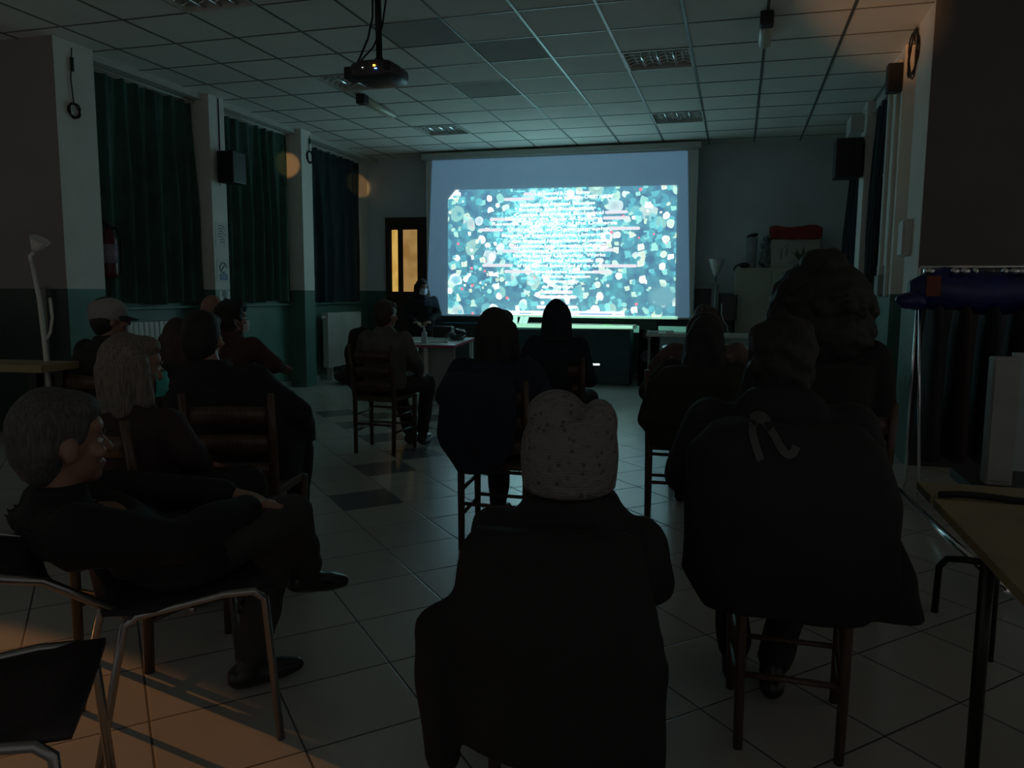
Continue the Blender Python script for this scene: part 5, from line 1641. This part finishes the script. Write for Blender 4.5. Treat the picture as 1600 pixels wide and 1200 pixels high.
# ---- front centre: woolly hat
ladder_chair('wooden chair under the black coat behind the woolly hat', (-.40, 2.0, 0), 0).scale = (1, 1, .80)
person('seated person in a pale knitted woolly hat and black coat, front centre', -.405, 1.97, .04, 1.0,
       jacket=(.013, .013, .014), hair=(.03, .03, .03), style='none', hat='beanie', sw=.185, bulk=1.18, lean=.0, hy=.0, collar=.05, voxel=.011, headsize=1.18, seat=.37,
       elbows=[(-.205, .08, .52), (.215, .08, .52)], shoulder_drop=.05,
       extra_jacket=lambda j, L_: j.ring_loft([ring((0, 0, .52), .24, .15), ring((0, 0, .62), .235, .14), ring((0, 0, .69), .19, .125), ring((0, 0, .745), .135, .12), ring((0, 0, .785), .115, .12)]))
dc = thing('draped_coat', 'black coat draped over the chair back in the bottom centre of the picture', 'coat', (-.40, 1.76, 0), .02)
j = MB()
j.ring_loft([ring((0, 0, .16), .25, .07), ring((0, 0, .35), .27, .075), ring((-.01, .0, .48), .275, .08), ring((0, .0, .58), .245, .075), ring((0, .0, .69), .225, .065), ring((0, .01, .73), .20, .04)])
j.chain([(-.20, -.01, .52), (-.285, -.01, .46), (-.29, -.01, .30), (-.28, 0, .12)], [.06, .06, .06, .05])
j.chain([(.15, -.01, .48), (.22, -.01, .42), (.23, 0, .12)], [.06, .06, .05])
put('coat_body', remesh(j, .013, 4, .012, 15, 2.0), cloth((.009, .009, .010)), dc)

# ---- left group
ladder_chair('wooden ladder back chair of the tall dark figure at left, three slats showing', (-2.05, 2.92, 0), .30)
person('broad seated figure in a black coat with short dark hair, left of centre', -2.21, 2.99, .20, 1.20,
       jacket=(.008, .009, .011), hair=(.012, .010, .010), style='short', sw=.20, bulk=1.15, lean=.0, headsize=1.0, hx=-.09,
       knees=[(-.13, .42, .53), (.24, .30, .54)], ankles=[(-.13, .40, .085), (.20, .32, .085)],
       elbows=[(-.28, .0, .76), (.34, .0, .76)], wrists=[(-.1, .27, .64), (.30, .22, .60)],
       extra_jacket=lambda j, L_: j.ring_loft([ring((.22, .04, .44), .10, .14), ring((.22, .03, .60), .13, .15), ring((.15, .0, .80), .14, .13), ring((.05, .0, .95), .12, .10)]))
ladder_chair('wooden chair of the blonde masked woman', (-2.03, 2.28, 0), -.1)
person('seated woman with pale shoulder length hair and a teal face mask, in profile at left', -2.02, 2.22, -.12, 1.145,
       jacket=(.035, .018, .020), hair=(.16, .14, .11), style='bob', mask='mask_teal', sw=.17, bulk=1.0, lean=.0, head_yaw=-.35, headsize=1.02)
ladder_chair('wooden chair of the man in the pale cap', (-3.52, 3.68, 0), .0)
person('seated man in a pale cap and dark jacket, at left before the radiator', -3.50, 3.67, -.1, 1.245,
       jacket=(.016, .016, .016), hair=(.02, .02, .02), style='short', hat='cap', sw=.185, lean=.03, head_yaw=-.45)
ladder_chair('wooden chair behind the blonde woman and the black coat', (-2.93, 3.62, 0), .0)
person('seated person with brown hair, head showing between blonde woman and black coat', -2.95, 3.58, 0, 1.135,
       jacket=(.03, .018, .018), hair=(.045, .028, .022), style='bob', sw=.17)
ladder_chair('wooden chair of the bald man', (-3.58, 4.72, 0), .0)
person('seated bald man under the lowest notice of the second pillar', -3.58, 4.70, 0, 1.265,
       jacket=(.03, .03, .03), style='none', sw=.18)
ladder_chair('wooden chair of the dark haired masked woman beside the bald man', (-3.22, 4.43, 0), .0)
person('seated woman with short dark hair, pale mask and reddish top, right of the bald man', -3.22, 4.40, -.15, 1.225,
       jacket=(.065, .030, .027), hair=(.012, .01, .01), style='curly', mask='mask_white', sw=.18, head_yaw=-.45, headsize=.95,
       elbows=[(-.24, .02, .76), (.30, .10, .82)], wrists=[(-.1, .27, .64), (.20, .30, .78)])

# ---- front left: grey haired person with crossed legs on a metal chair
tube_chair('grey metal chair under the grey haired person, its bent legs against the orange lit floor', (-1.57, 1.85, 0), -.72, cloth((.02, .02, .025)), group='metal chairs with padded seats', ty=-.56, tz=.64)
person('grey haired person in a black coat sitting with crossed legs, front left', -1.575, 1.87, -.62, 1.03,
       jacket=(.006, .006, .007), trousers=(.035, .035, .036), hair=(.075, .072, .072), style='short', skin='skin', sw=.20, bulk=1.15, lean=-.28, hy=.01, head_yaw=.15, voxel=.010, headsize=1.15,
       knees=[(-.08, .36, .50), (.04, .35, .59)], ankles=[(-.08, .24, .085), (-.17, .49, .32)], feet=[(.15, 1, 0), (-.1, 1, -.25)],
       elbows=[(-.27, -.10, .68), (.26, -.06, .64)], wrists=[(-.06, .20, .66), (.08, .22, .65)], hand_dir=[(.8, .5, -.15), (-.6, .7, -.1)], shoes=(.02, .02, .022), seat=.45, curl=.7)
tube_chair('empty metal chair with a dark seat in the bottom left corner', (-1.50, 1.14, 0), -.95, mat('worn_seat_pad', (.022, .015, .018), .6, var=.4, scale=10, bump=.2), group='metal chairs with padded seats')
